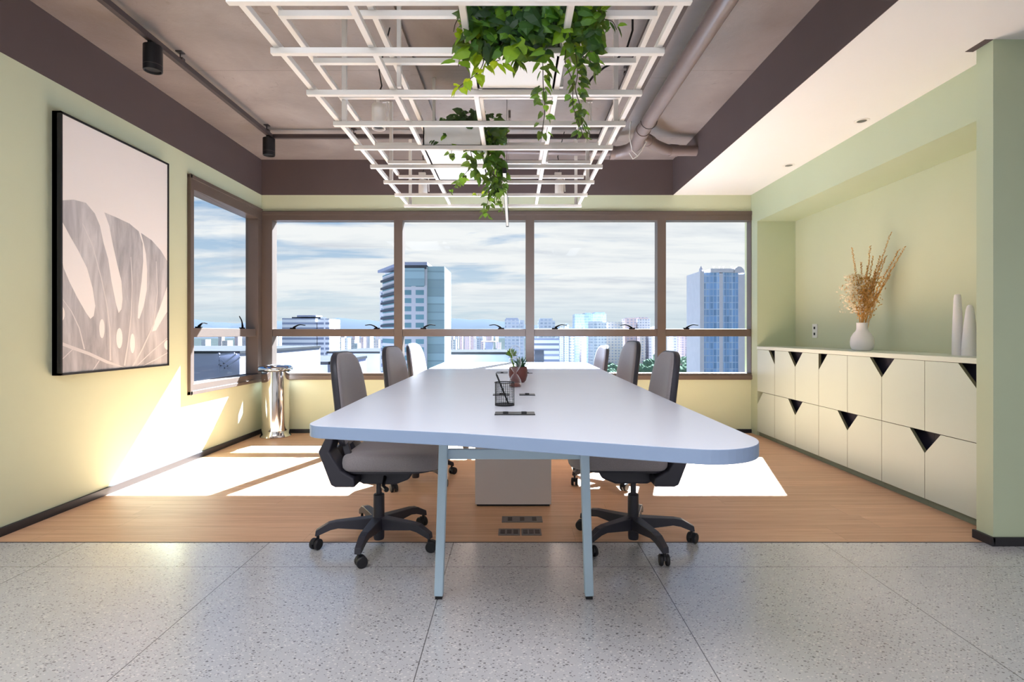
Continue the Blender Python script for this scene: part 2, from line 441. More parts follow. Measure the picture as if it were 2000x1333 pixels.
def rrect(x0, y0, x1, y1, r, n=6):
    """rounded rectangle; r may be one radius or four (ll, lr, ur, ul)"""
    rs = r if isinstance(r, (list, tuple)) else (r,) * 4
    pts = []
    for (cx, cy, a0, rr) in ((x0 + rs[0], y0 + rs[0], PI, rs[0]), (x1 - rs[1], y0 + rs[1], 1.5 * PI, rs[1]),
                             (x1 - rs[2], y1 - rs[2], 0, rs[2]), (x0 + rs[3], y1 - rs[3], PI / 2, rs[3])):
        for k in range(n + 1):
            a = a0 + PI / 2 * k / n; pts.append((cx + rr * math.cos(a), cy + rr * math.sin(a)))
    return pts

# ------------------------------------------------------------------ room constants
XL, YB = -2.60, 5.546          # left wall, back wall
ZD, ZC = 2.455, 2.82           # dropped ceiling / paint line, concrete ceiling
XD = 1.648                     # vertical face between concrete well and white ceiling
XS, XN = 2.451, 2.835          # soffit / cabinet face, niche back
YR, XMAX = -5.0, 6.2           # room behind the camera
S = YB / F                     # metres per px on the back wall
def bx(px): return (px - CX) * S
def bz(py): return H - (py - CY) * S

# ------------------------------------------------------------------ floor
YT = 2.644
fl = MB()
fl.box((XL - 0.2, YT, -0.12), (XN + 0.2, YB + 0.2, 0.0), 0)
fl.box((XL - 0.2, YR, -0.12), (XMAX, YT, 0.0), 1)
structure(fl.build('floor', ['wood', 'terrazzo']))
structure(MB().box((XL, YT - 0.004, -0.01), (2.325, YT + 0.004, 0.0012)).build('trim_1', 'rail'))

# ------------------------------------------------------------------ walls with window openings
ZW0, ZW1 = 0.549, 2.287        # window opening bottom / top
XW0, XW1 = bx(513), bx(1467)
wb = MB()
wb.box((XL - 0.2, YB, 0), (XMAX, YB + 0.15, ZW0), 0)
wb.box((XL - 0.2, YB, ZW1), (XMAX, YB + 0.15, ZD), 0)
wb.box((XL - 0.2, YB, ZD), (XMAX, YB + 0.15, ZC + 0.2), 1)
wb.box((XW1, YB, ZW0), (XMAX, YB + 0.15, ZW1), 0)
structure(wb.build('wall_back', ['sage', 'band']))
YW0 = 4.30                     # near jamb of the left window
wl = MB()
wl.box((XL - 0.15, YR, 0), (XL, YB, ZW0), 0)
wl.box((XL - 0.15, YR, ZW1), (XL, YB, ZD), 0)
wl.box((XL - 0.15, YR, ZD), (XL, YB, ZC + 0.2), 1)
wl.box((XL - 0.15, YR, ZW0), (XL, YW0, ZW1), 0)
structure(wl.build('wall_left', ['sage', 'band']))
structure(MB().box((XN, 2.70, 0), (XN + 0.12, YB, ZD)).build('wall_right', 'sage'))                      # niche back
structure(MB().box((XS, 2.70, 2.155), (XN, YB, ZD)).build('wall_right', 'soffit_sage'))                 # soffit
structure(MB().box((XS, 5.405, 0), (XN, YB, 2.155)).build('wall_right', 'soffit_sage'))                 # far return
structure(MB().box((2.325, 2.606, 0), (XMAX, 2.70, ZD)).build('wall_right', 'soffit_sage'))
# open office behind the camera
structure(MB().box((XMAX, YR, 0), (XMAX + 0.15, 2.70, ZD)).build('wall_far_right', 'white_ceiling'))
wf = MB()
wf.box((XL, YR - 0.15, 0), (XMAX, YR, 0.5)); wf.box((XL, YR - 0.15, 2.2), (XMAX, YR, ZD))
for x in (XL, 0.2, 3.2, XMAX - 0.3): wf.box((x, YR - 0.15, 0.5), (x + 0.3, YR, 2.2))
structure(wf.build('wall_front', 'white_ceiling'))

# ------------------------------------------------------------------ ceilings
structure(MB().box((XL - 0.15, -1.2, ZC), (XD + 0.05, YB + 0.15, ZC + 0.2)).build('ceiling', 'concrete'))
c2 = MB()
c2.box((XD, -1.2, ZD), (XMAX, YB, ZD + 0.03), 0)
c2.box((XD, -1.2, ZD + 0.03), (XMAX, YB + 0.15, ZC + 0.2), 0)
structure(MB().box((XL, YR, ZD), (XMAX, -1.2, ZC + 0.2)).build('ceiling', 'white_ceiling'))
c2.box((XD - 0.004, -1.2, ZD + 0.0005), (XD, YB, ZC), 1)
structure(c2.build('ceiling', ['white_ceiling', 'band']))
structure(MB().box((2.285, 2.606, ZD - 0.002), (2.325, 2.72, ZD + 0.0)).build('ceiling_notch_shade', 'band'))  # thin dark plate standing in for the shaded notch in the ceiling
# shallow batten running along the concrete
structure(MB().box((-0.70, -1.0, ZC - 0.03), (-0.645, YB, ZC)).build('trim_3', 'concrete'))
structure(MB().box((0.93, -1.0, ZC - 0.05), (1.18, 4.9, ZC)).build('trim_4', 'concrete'))

# ------------------------------------------------------------------ baseboards
structure(MB().box((XL, YR, 0), (XL + 0.016, YB, 0.045)).build('baseboard_left', 'base', bevel=0.002))
structure(MB().box((XL, YB - 0.014, 0), (XS, YB, 0.04)).build('baseboard_back', 'base', bevel=0.002))
bp_ = MB(); bp_.box((2.31, 2.592, 0), (XMAX, 2.606, 0.042)); bp_.box((2.31, 2.592, 0), (2.325, 2.71, 0.042))
structure(bp_.build('baseboard_right', 'base', bevel=0.002))

# ------------------------------------------------------------------ windows
def lever(parent, p, dirx, tilt=0.0, name='handle', axis='x'):
    """curved black lever on a small foot"""
    b = MB(); p = Vector(p); L = 0.125
    pts = []
    for k in range(9):
        t = k / 8; a = t * L
        q = Vector((dirx * a, 0, 0.012 + 0.038 * math.sin(min(1, t * 1.25) * PI * 0.62) - 0.008 * t))
        q = Matrix.Rotation(tilt, 3, 'Y') @ q
        if axis == 'y': q = Vector((0, q.x, q.z))
        pts.append(p + q)
    b.tube(pts, [0.011, 0.010, 0.008, 0.0065, 0.006, 0.0055, 0.005, 0.005, 0.004], 8)
    e = Vector((0.03, 0.014, 0)) if axis == 'x' else Vector((0.014, 0.03, 0))
    b.box(p - e, p + e + Vector((0, 0, 0.012)))
    return b.build(name, 'handle', parent, smooth=40)

GY = YB + 0.055
w1 = thing('window_1', 'wide bronze framed window wall facing the city', 'window', (0, YB, ZW0)); structure(w1)
fz0, fz1 = bz(727), bz(431)
f_ = MB()
f_.box((XW0, YB - 0.018, ZW0), (XW1, GY + 0.04, fz0 - 0.012)); f_.box((XW0, YB - 0.018, fz1), (XW1, GY + 0.04, ZW1))
f_.box((XW0, YB - 0.018, fz0 - 0.012), (bx(533), GY + 0.04, fz1)); f_.box((bx(1466), YB - 0.012, fz0 - 0.012), (XW1 - 0.001, GY + 0.04, fz1))
f_.build('window_frame', 'frame', w1, bevel=0.003)
s_ = MB(); s_.box((XW0, YB - 0.03, bz(741)), (XW1, YB, bz(733))); s_.box((XW0, YB - 0.024, bz(421)), (XW1, YB, bz(414)))
s_.build('window_sill', 'frame', w1, bevel=0.002)
xs = [533, 778.5, 1035, 1291.5, 1466]
for px in xs[1:4]:
    MB().box((bx(px - 8.3), YB - 0.02, ZW0 + 0.02), (bx(px + 8.3), GY + 0.04, ZW1 - 0.02)).build('mullion', 'frame', w1, bevel=0.003)
for i in range(4):
    a = bx(xs[i] + (8.3 if i else 0)); b = bx(xs[i + 1] - (8.3 if i < 3 else 0))
    MB().box((a, YB - 0.01, bz(657.5)), (b, GY + 0.035, bz(643))).build('transom', 'frame', w1, bevel=0.003)
    MB().box((a, GY, bz(643)), (b, GY + 0.006, fz1)).build('pane', 'glass', w1)
    MB().box((a, GY, fz0), (b, GY + 0.006, bz(657.5))).build('pane', 'glass', w1)
for px, d in ((572, 1), (736, -1), (827, 1), (979, -1), (1084, 1), (1235, -1), (1341, 1)):
    lever(w1, (bx(px), YB + 0.012, bz(643)), d)

w2 = thing('window_2', 'tall bronze framed window in the left wall at the corner', 'window', (XL, 4.9, ZW0)); structure(w2)
GX = XL - 0.085
f_ = MB()
f_.box((XL + 0.016, YW0, ZW0), (GX - 0.03, YB - 0.012, fz0 - 0.012)); f_.box((XL + 0.016, YW0, fz1), (GX - 0.03, YB - 0.012, ZW1))
f_.box((XL + 0.016, YW0, fz0 - 0.012), (GX - 0.03, YW0 + 0.05, fz1)); f_.box((XL + 0.012, YB - 0.10, fz0 - 0.012), (GX - 0.03, YB - 0.012, fz1))
f_.box((XL + 0.028, YW0 - 0.015, ZW1 - 0.015), (XL, YB - 0.03, ZW1 + 0.015)); f_.box((XL + 0.028, YW0 - 0.015, ZW0 - 0.015), (XL, YB - 0.03, ZW0 + 0.015))
f_.box((XL + 0.028, YW0 - 0.015, ZW0 - 0.015), (XL, YW0 + 0.012, ZW1 + 0.015))
f_.build('window_frame', 'frame', w2, bevel=0.003)
MB().box((XL - 0.01, YW0 + 0.05, bz(657.5)), (GX - 0.03, YB - 0.10, bz(643))).build('transom', 'frame', w2, bevel=0.003)
MB().box((GX - 0.006, YW0 + 0.05, bz(643)), (GX, YB - 0.10, fz1)).build('pane', 'glass', w2)
MB().box((GX - 0.006, YW0 + 0.05, fz0), (GX, YB - 0.10, bz(657.5))).build('pane', 'glass', w2)
lever(w2, (XL - 0.035, 4.50, bz(643)), 1, axis='y')
lever(w2, (XL - 0.035, 5.22, bz(643)), -1, tilt=0.85, axis='y')
# corner post between both windows
structure(MB().box((GX - 0.03, YB - 0.011, ZW0), (XW0 - 0.001, GY + 0.04, ZW1)).build('trim_5', 'frame'))

# ------------------------------------------------------------------ city outside
GZ = -40.0
def matt(m):
    m.node_tree.nodes['Principled BSDF'].inputs['Specular IOR Level'].default_value = 0.0; return m
def facade(name, wall, win, fh=3.2, bay=2.6, zf=0.5, xf_=0.72, rough=0.4):
    m = mat(name, wall, rough, 0, 0.3); t = NT(m.node_tree); b = t.n['Principled BSDF']
    g = t.new('ShaderNodeNewGeometry'); s = t.new('ShaderNodeSeparateXYZ'); t.link(g.outputs['Position'], s.inputs[0])
    x, y, z = s.outputs
    nrm = t.new('ShaderNodeSeparateXYZ'); t.link(g.outputs['Normal'], nrm.inputs[0])
    h = t.math('ADD', x, t.math('MULTIPLY', y, 0.37))
    a = t.math('LESS_THAN', t.math('FRACT', t.math('DIVIDE', z, fh)), zf)
    c = t.math('LESS_THAN', t.math('FRACT', t.math('DIVIDE', h, bay)), xf_)
    side = t.math('LESS_THAN', t.math('ABSOLUTE', nrm.outputs[2]), 0.5)
    k = t.math('MULTIPLY', t.math('MULTIPLY', a, c), side)
    wn = t.new('ShaderNodeTexWhiteNoise'); wn.noise_dimensions = '2D'
    t.link(t.comb(t.math('FLOOR', t.math('DIVIDE', h, bay)), t.math('FLOOR', t.math('DIVIDE', z, fh)), 0), wn.inputs['Vector'])
    wc = t.mix(wn.outputs['Value'], tuple(q * 0.85 for q in win[:3]) + (1,), tuple(min(1, q * 1.2) for q in win[:3]) + (1,))
    roof = t.math('GREATER_THAN', nrm.outputs[2], 0.5)
    t.link(t.mix(roof, t.mix(k, wall, wc), srgb(66, 66, 68)), b.inputs['Base Color']); return m
FA = {  # wall and window colours paled to imitate distance haze
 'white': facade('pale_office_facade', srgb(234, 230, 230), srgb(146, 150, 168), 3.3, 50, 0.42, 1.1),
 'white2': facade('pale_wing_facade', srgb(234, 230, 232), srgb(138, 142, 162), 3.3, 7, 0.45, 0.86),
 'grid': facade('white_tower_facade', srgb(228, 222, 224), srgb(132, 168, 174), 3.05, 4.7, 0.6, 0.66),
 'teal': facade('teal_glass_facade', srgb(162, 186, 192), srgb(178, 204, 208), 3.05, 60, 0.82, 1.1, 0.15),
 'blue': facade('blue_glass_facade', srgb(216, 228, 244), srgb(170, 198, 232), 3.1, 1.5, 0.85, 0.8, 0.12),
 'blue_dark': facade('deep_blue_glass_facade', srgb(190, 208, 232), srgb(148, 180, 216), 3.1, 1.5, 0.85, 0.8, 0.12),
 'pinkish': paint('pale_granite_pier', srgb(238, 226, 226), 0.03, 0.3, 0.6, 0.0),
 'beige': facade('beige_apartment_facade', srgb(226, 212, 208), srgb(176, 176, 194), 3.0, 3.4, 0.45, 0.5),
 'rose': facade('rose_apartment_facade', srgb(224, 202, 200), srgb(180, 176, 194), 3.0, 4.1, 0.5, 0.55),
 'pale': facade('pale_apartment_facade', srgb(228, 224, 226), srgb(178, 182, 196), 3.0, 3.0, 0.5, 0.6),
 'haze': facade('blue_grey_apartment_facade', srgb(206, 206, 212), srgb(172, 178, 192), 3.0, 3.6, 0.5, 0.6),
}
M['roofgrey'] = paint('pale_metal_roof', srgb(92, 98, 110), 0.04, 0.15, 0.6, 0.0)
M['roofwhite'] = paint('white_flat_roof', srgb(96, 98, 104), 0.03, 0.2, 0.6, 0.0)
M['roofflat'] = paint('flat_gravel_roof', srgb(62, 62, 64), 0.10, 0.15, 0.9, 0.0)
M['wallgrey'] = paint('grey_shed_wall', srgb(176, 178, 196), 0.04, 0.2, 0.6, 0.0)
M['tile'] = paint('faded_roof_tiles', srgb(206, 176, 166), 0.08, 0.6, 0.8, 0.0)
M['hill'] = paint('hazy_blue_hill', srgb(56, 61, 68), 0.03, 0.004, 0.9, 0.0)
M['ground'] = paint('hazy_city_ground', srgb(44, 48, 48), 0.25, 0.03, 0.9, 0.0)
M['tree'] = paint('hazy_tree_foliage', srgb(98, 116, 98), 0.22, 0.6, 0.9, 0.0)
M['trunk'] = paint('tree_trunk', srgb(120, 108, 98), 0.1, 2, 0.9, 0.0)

for q in ('roofflat', 'roofgrey', 'roofwhite', 'wallgrey', 'tile', 'hill', 'ground', 'tree', 'trunk'): matt(M[q])
for q, m in FA.items():
    if q not in ('teal', 'blue', 'blue_dark'): matt(m)
g_ = MB(); g_.box((-5000, 20, GZ - 2), (5000, 6500, GZ))
structure(g_.build('ground', 'ground'), 'hazy pale city ground stretching to the hills', 'ground')
g_ = MB(); random.seed(3)
def ridge(px):
    base = 627 + 3 * math.sin(px / 61) + 2 * math.sin(px / 23 + 1) + 1.2 * math.sin(px / 9)
    base -= 9 * math.exp(-((px - 880) / 45) ** 2)
    if px > 960: base += min(16, (px - 960) * 0.12)
    return base
pts = [(-900 + 20 * i) for i in range(150)]
vs = []; fs = []
for i, px in enumerate(pts):
    D = 5200
    p = P(px, ridge(px), D); vs += [(p.x, D - 900, GZ), (p.x, D - 300, GZ + (p.z - GZ) * 0.55), (p.x, D, p.z), (p.x, D + 800, GZ)]
for i in range(len(pts) - 1):
    for k in range(3):
        a = i * 4 + k; fs.append((a, a + 4, a + 5, a + 1))
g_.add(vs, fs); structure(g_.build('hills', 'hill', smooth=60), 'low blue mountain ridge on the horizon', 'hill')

TAKEN = []                    # footprints already built on, so nothing outside grows through another
def free(x0, x1, y0, y1, gap=1.0):
    return all(x1 + gap < a or b + gap < x0 or y1 + gap < c or d + gap < y0 for a, b, c, d in TAKEN)
def block(root, name, D, px0, px1, ytop, depth, m, ybot=None, inset=0.0, mi=0):
    a = P(px0, ytop, D); b = P(px1, ytop, D); TAKEN.append((a.x, b.x, D + inset, D + depth))
    z0 = GZ if ybot is None else P(px0, ybot, D).z
    return MB().box((a.x, D + inset, z0), (b.x, D + depth, a.z)).build(name, m, root)

# white office block on the left
t_ = thing('office_building', 'wide white office block with grey window bands, seen through the leftmost back pane', 'building', (P(597, 651, 350).x, 350, GZ))
block(t_, 'facade', 350, 551, 616, 622, 22, FA['white']); block(t_, 'wing', 352, 620, 643, 623, 22, FA['white2'])
block(t_, 'link', 354, 616, 620, 624, 14, 'roofwhite'); block(t_, 'roof_plant', 356, 580, 617, 616, 12, 'wallgrey', ybot=622)
block(t_, 'roof_plant', 356, 570, 626, 619.5, 12, 'roofwhite', ybot=623)

# tall tower behind the first mullion
t_ = thing('office_tower', 'tall white and teal glass tower with a slanted canopy roof', 'building', (P(800, 651, 210).x, 210, GZ))
A = P(783, 512, 200); Bp = P(834, 514, 200.5); Cp = P(869, 518, 204); Lp = P(747, 527, 224)
zt = A.z
MB().prism([(A.x, 200), (Bp.x, 200.2), (Bp.x, 224), (Lp.x, 224)], GZ, zt - 2.6).build('facade', FA['grid'], t_)
MB().prism([(Bp.x, 201.5), (Cp.x, 202.5), (Cp.x, 224), (Bp.x, 224)], GZ, zt - 1.4).build('glass_wing', FA['teal'], t_)
MB().prism([(A.x - 0.4, 199.4), (Bp.x + 0.2, 199.4), (Bp.x + 0.2, 225), (Lp.x - 2.5, 226)], zt - 1.2, zt - 0.1).build('canopy_roof', 'wallgrey', t_)
MB().prism([(A.x, 199.9), (Bp.x, 200.1), (Bp.x, 202), (A.x, 202)], zt - 2.6, zt - 1.2).build('parapet', 'roofwhite', t_)
a = P(789, 524, 199.8); b = P(829, 559, 199.8)
MB().box((a.x, 199.6, b.z), (b.x, 200.3, a.z)).build('glass_panel', FA['teal'], t_)
for k in range(7):                                   # balconies on the receding side
    z = zt - 5.2 - k * 3.05
    dirv = Vector((Lp.x - A.x, 24)); nrm = Vector((-dirv.y, dirv.x)).normalized()
    p0 = Vector((A.x, 200)) + dirv * 0.12; p1 = Vector((A.x, 200)) + dirv * 0.92
    q = nrm * 1.4
    MB().prism([(p0.x, p0.y), (p1.x, p1.y), (p1.x + q.x, p1.y + q.y), (p0.x + q.x, p0.y + q.y)], z - 0.5, z + 0.35).build('balcony', 'roofwhite', t_)
block(t_, 'side_wing', 226, 742, 756, 569, 10, FA['white2'])
block(t_, 'penthouse', 226, 752, 782, 532, 6, FA['pale'])

# blue glass tower on the right
t_ = thing('glass_tower', 'blue glass high-rise with rounded crown beside the right wall', 'building', (P(1414, 651, 250).x, 250, GZ))
D = 250
for (p0, p1, top, m, ins, nm) in ((1368, 1376, 530, FA['pinkish'], 0.5, 'pier'), (1376, 1388, 532.5, FA['blue'], 1.2, 'glass_bay'), (1388, 1400, 532.5, FA['blue_dark'], 0.6, 'glass_bay'),
                              (1400, 1405, 532.5, FA['blue'], 0.2, 'glass_bay'), (1405, 1412, 534, FA['pinkish'], 0, 'pier'), (1412, 1416, 532.5, FA['blue'], 0.2, 'glass_bay'),
                              (1416, 1426, 532.5, FA['blue_dark'], 0.6, 'glass_bay'), (1426, 1434, 532.5, FA['blue'], 0.9, 'glass_bay'), (1434, 1443, 531, FA['blue_dark'], 0.8, 'glass_bay'),
                              (1443, 1455, 536, FA['pinkish'], 0.2, 'pier'), (1455, 1460, 533, FA['blue'], 1.2, 'glass_bay')):
    block(t_, nm, D, p0, p1, top, 20, m, inset=ins)
block(t_, 'crown', D, 1388, 1434, 525, 18, FA['pinkish'], ybot=532.5, inset=-0.3)
a = P(1443, 533, D); R_ = 10 * D / F
MB().prism([(a.x + R_ * 1.05 * math.cos(k * PI / 12), a.z + R_ * 1.2 * math.sin(k * PI / 12)) for k in range(13)], D - 0.3, D + 8, 'y').build('arched_crown', FA['pinkish'], t_)
b_ = MB()
b_.lathe([(0.9, 0), (0.9, 1.2), (0.3, 2.4), (0.02, 3.0)], (P(1372, 531, D).x, D + 2, P(1372, 531, D).z), 10)
b_.build('spire', FA['pinkish'], t_)
for px in (1394, 1405, 1413, 1429):
    p = P(px, 525, D + 3); MB().tube([(p.x, p.y, p.z), (p.x, p.y, p.z + 0.9)], 0.09, 6).tube([(p.x - 0.5, p.y, p.z + 0.9), (p.x + 0.5, p.y, p.z + 1.05)], 0.08, 6).build('antenna', 'wallgrey', t_)

def building(name, label, D, parts, depth=18, group=None):
    p0, p1 = min(p[0] for p in parts), max(p[1] for p in parts)
    r = thing(name, label, 'building', (P((p0 + p1) / 2, 651, D).x, D, GZ), group=group)
    for j, (a, b, top, m, nm) in enumerate(parts):
        on_top = nm in ('roof_plant', 'crown', 'penthouse', 'roof')
        block(r, nm, D, a, b, top, depth, FA[m] if m in FA else m, ybot=parts[0][2] + 0.8 if on_top else None, inset=-0.3 * j)
    return r
TAKEN.append((-52, -22, 196, 240))
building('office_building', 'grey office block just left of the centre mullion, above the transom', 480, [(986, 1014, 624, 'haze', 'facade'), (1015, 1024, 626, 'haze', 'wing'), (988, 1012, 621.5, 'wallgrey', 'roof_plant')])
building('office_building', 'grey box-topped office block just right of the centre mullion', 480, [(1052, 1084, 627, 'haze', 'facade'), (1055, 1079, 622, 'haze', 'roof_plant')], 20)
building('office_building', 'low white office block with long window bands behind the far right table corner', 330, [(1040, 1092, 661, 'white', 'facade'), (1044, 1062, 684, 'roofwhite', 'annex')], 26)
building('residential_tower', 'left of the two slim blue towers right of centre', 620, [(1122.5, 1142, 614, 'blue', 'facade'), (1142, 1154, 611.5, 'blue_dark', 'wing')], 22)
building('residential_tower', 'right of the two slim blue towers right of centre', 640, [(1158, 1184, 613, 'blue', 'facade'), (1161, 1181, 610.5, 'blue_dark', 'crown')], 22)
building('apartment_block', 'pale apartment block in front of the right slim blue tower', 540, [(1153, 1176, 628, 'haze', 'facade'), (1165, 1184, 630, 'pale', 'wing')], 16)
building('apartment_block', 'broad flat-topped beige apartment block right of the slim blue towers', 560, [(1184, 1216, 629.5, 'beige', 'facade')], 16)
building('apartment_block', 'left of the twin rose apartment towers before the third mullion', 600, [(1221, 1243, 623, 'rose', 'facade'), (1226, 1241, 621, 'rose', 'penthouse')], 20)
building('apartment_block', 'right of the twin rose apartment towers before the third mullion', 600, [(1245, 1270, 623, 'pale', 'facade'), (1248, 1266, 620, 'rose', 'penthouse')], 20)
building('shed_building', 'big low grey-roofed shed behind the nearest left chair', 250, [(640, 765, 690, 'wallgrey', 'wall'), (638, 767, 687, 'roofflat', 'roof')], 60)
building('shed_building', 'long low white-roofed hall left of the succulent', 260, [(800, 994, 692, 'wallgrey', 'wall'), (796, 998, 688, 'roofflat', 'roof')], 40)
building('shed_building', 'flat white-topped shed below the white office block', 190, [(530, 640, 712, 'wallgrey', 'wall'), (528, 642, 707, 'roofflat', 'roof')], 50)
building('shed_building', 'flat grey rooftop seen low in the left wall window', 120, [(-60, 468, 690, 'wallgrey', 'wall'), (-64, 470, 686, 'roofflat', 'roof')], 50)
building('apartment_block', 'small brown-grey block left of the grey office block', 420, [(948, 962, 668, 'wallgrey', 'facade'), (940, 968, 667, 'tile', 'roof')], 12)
tr_ = thing('roof_truss', 'pale steel truss on the flat rooftop outside the left wall window', 'truss', (P(445, 651, 118).x, 118, GZ + 20))
q = lambda x, y: P(x, y, 118.5)
for (a_, b2) in (((428, 690), (428, 730)), ((430, 726), (470, 698)), ((430, 716), (462, 692)), ((428, 712), (452, 728)), ((428, 694), (458, 690)), ((428, 704), (446, 716))):
    MB().bar(q(*a_), q(*b2), 0.28, 0.28, up=(0, 1, 0)).build('strut', 'wallgrey', tr_)
# crowd of apartment towers below the horizon line
random.seed(21)
kinds = ['beige', 'rose', 'pale', 'haze', 'beige', 'pale']
L1 = 'distant pale apartment tower among the crowd of towers beyond the right panes'
for k in range(46):
    px = 1094 + k * 8.2 + random.uniform(-2, 2)
    if px > 1466: break
    wd = random.uniform(7, 11)
    for _ in range(200):
        D = random.uniform(520, 900); px_ = px + random.uniform(-2, 2)
        if free(P(px_, 0, D).x, P(px_ + wd, 0, D).x, D, D + 14): break
    else: continue
    px = px_
    o = thing('apartment_tower', L1, 'building', (P(px, 651, D).x, D, GZ), group='crowded far apartment towers on the right')
    top = random.uniform(634, 652) if px < 1300 else random.uniform(633, 662)
    block(o, 'facade', D, px, px + wd, top, 14, FA[random.choice(kinds)]); block(o, 'roof_plant', D, px + wd * 0.25, px + wd * 0.7, top - 1.8, 8, FA['pale'], ybot=top + 1)
L2 = 'distant low pale city building beneath the blue mountain ridge'
for k in range(80):
    for _ in range(200):
        px = random.choice([random.uniform(440, 550), random.uniform(640, 742), random.uniform(868, 1040), random.uniform(868, 1000), random.uniform(-100, 440)])
        D = random.uniform(600, 1500); wd = random.uniform(5, 14)
        if free(P(px, 0, D).x, P(px + wd, 0, D).x, D, D + 14): break
    else: continue
    o = thing('city_building', L2, 'building', (P(px, 651, D).x, D, GZ), group='low far city buildings under the hills')
    top = random.uniform(655, 672) if D < 1000 else random.uniform(648, 658)
    block(o, 'facade', D, px, px + wd, top, 14, FA[random.choice(kinds)])
random.seed(5)
def tree(px, D, r, group, label):
    p = P(px, 651, D)
    if not free(p.x - r * 1.4, p.x + r * 1.4, D - r * 1.4, D + r * 1.4, 0.3): return
    TAKEN.append((p.x - r * 1.4, p.x + r * 1.4, D - r * 1.4, D + r * 1.4))
    o = thing('tree', label, 'tree', (p.x, D, GZ), group=group)
    b = MB(); rnd = random.Random(int(px * 7 + D))
    for j in range(5):
        c = Vector((rnd.uniform(-0.5, 0.5) * r, rnd.uniform(-0.5, 0.5) * r, r * rnd.uniform(1.2, 1.9))); q = r * rnd.uniform(0.55, 0.8)
        vs = []; fs = []; nu, nv = 10, 6
        for i in range(nv + 1):
            for k in range(nu):
                th = PI * i / nv; ph = 2 * PI * k / nu; rr = q * (1 + rnd.uniform(-0.16, 0.16))
                vs.append(c + Vector((rr * math.sin(th) * math.cos(ph), rr * math.sin(th) * math.sin(ph), rr * math.cos(th))))
        for i in range(nv):
            for k in range(nu):
                k2 = (k + 1) % nu; fs.append((i * nu + k, i * nu + k2, (i + 1) * nu + k2, (i + 1) * nu + k))
        b.add(vs, fs)
    b.build('foliage', 'tree', o, local=True)
    MB().tube([(0, 0, 0), (0, 0, r * 1.3)], r * 0.09, 6).build('trunk', 'trunk', o, local=True)
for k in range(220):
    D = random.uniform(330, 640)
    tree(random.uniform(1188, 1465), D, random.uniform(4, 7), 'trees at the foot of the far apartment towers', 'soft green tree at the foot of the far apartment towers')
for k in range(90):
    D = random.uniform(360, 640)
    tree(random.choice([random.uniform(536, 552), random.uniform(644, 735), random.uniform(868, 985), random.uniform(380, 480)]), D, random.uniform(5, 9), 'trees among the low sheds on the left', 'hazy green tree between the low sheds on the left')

# ------------------------------------------------------------------ conference table
ZT = 0.753
def TP(px, py):               # point on the table top
    Y = (H - ZT) * F / (py - CY); return ((px - CX) * Y / F, Y)
tab = thing('conference_table', 'long pale grey conference table with rounded slanted front edge', 'table', (0.02, 3.2, 0))
def arc(c, r, a0, a1, n=8): return [(c[0] + r * math.cos(math.radians(a0 + (a1 - a0) * k / n)), c[1] + r * math.sin(math.radians(a0 + (a1 - a0) * k / n))) for k in range(n + 1)]
out = arc((-0.552, 1.668), 0.075, 184, 256)                    # front left corner
out += [(-0.1456, 1.487), (0.103, 1.400), (0.30, 1.330)]
out += arc((0.482, 1.435), 0.158, 250, 358, 14)                # front right, large radius
out += [(0.6424, 2.108), (0.672, 4.04)]
out += arc((0.632, 5.04), 0.05, 0, 90, 5) + arc((-0.608, 5.04), 0.05, 90, 180, 5)
out += [(-0.660, 4.10), (-0.645, 2.327)]
tt = MB(); tt.prism(out, ZT - 0.037, ZT, 'z', 0, 1)
tt.build('tabletop', ['table', 'table_edge'], tab, bevel=0.0018)
for x, y in ((-0.29, 2.09), (0.293, 2.09), (-0.29, 4.62), (0.293, 4.62)):
    sx = 1 if x < 0 else -1
    o = MB().bar((x, y, 0.012), (x + sx * 0.022, y, ZT - 0.037), 0.034, 0.034, up=(0, 1, 0)).build('leg', 'table_leg', tab, bevel=0.004)
    MB().box((x - 0.013, y - 0.013, 0), (x + 0.013, y + 0.013, 0.014)).build('foot_cap', 'black', o)
for y in (2.105, 4.60):
    MB().box((-0.26, y - 0.012, 0.538), (0.268, y + 0.012, 0.576)).build('crossbar', 'table_leg', tab, bevel=0.002)
for x in (-0.24, 0.24):
    MB().box((x - 0.02, 2.0, ZT - 0.062), (x + 0.02, 4.75, ZT - 0.037)).build('support_rail', 'table_leg', tab, bevel=0.002)
ped = MB().box((-0.228, 3.19, 0.012), (0.224, 4.25, ZT - 0.062)).build('pedestal', 'pedestal', tab, bevel=0.002)
MB().box((-0.218, 3.20, 0), (0.214, 4.24, 0.014)).build('plinth', 'slot', ped)
for (x0, x1, y0, y1) in ((-0.064, 0.073, 1.815, 1.885), (-0.092, -0.018, 2.385, 2.45), (0.026, 0.096, 2.385, 2.45), (-0.12, -0.04, 3.70, 3.86), (0.06, 0.13, 3.68, 3.72)):
    fp = MB().box((x0, y0, ZT), (x1, y1, ZT + 0.0015)).build('cable_flap', 'grey_metal', tab, bevel=0.0004)
    MB().box((x0, y0 - 0.003, ZT), (x1, y0 + 0.001, ZT + 0.003)).build('flap_rim', 'black', fp)
    n = 2 if x1 - x0 > 0.1 else 1
    for k in range(n):
        cx = x0 + (x1 - x0) * (0.5 if n == 1 else (0.27 + 0.46 * k))
        MB().box((cx - 0.009, y0 + 0.02, ZT), (cx + 0.009, y0 + 0.045, ZT + 0.006)).build('socket', 'slot', fp)

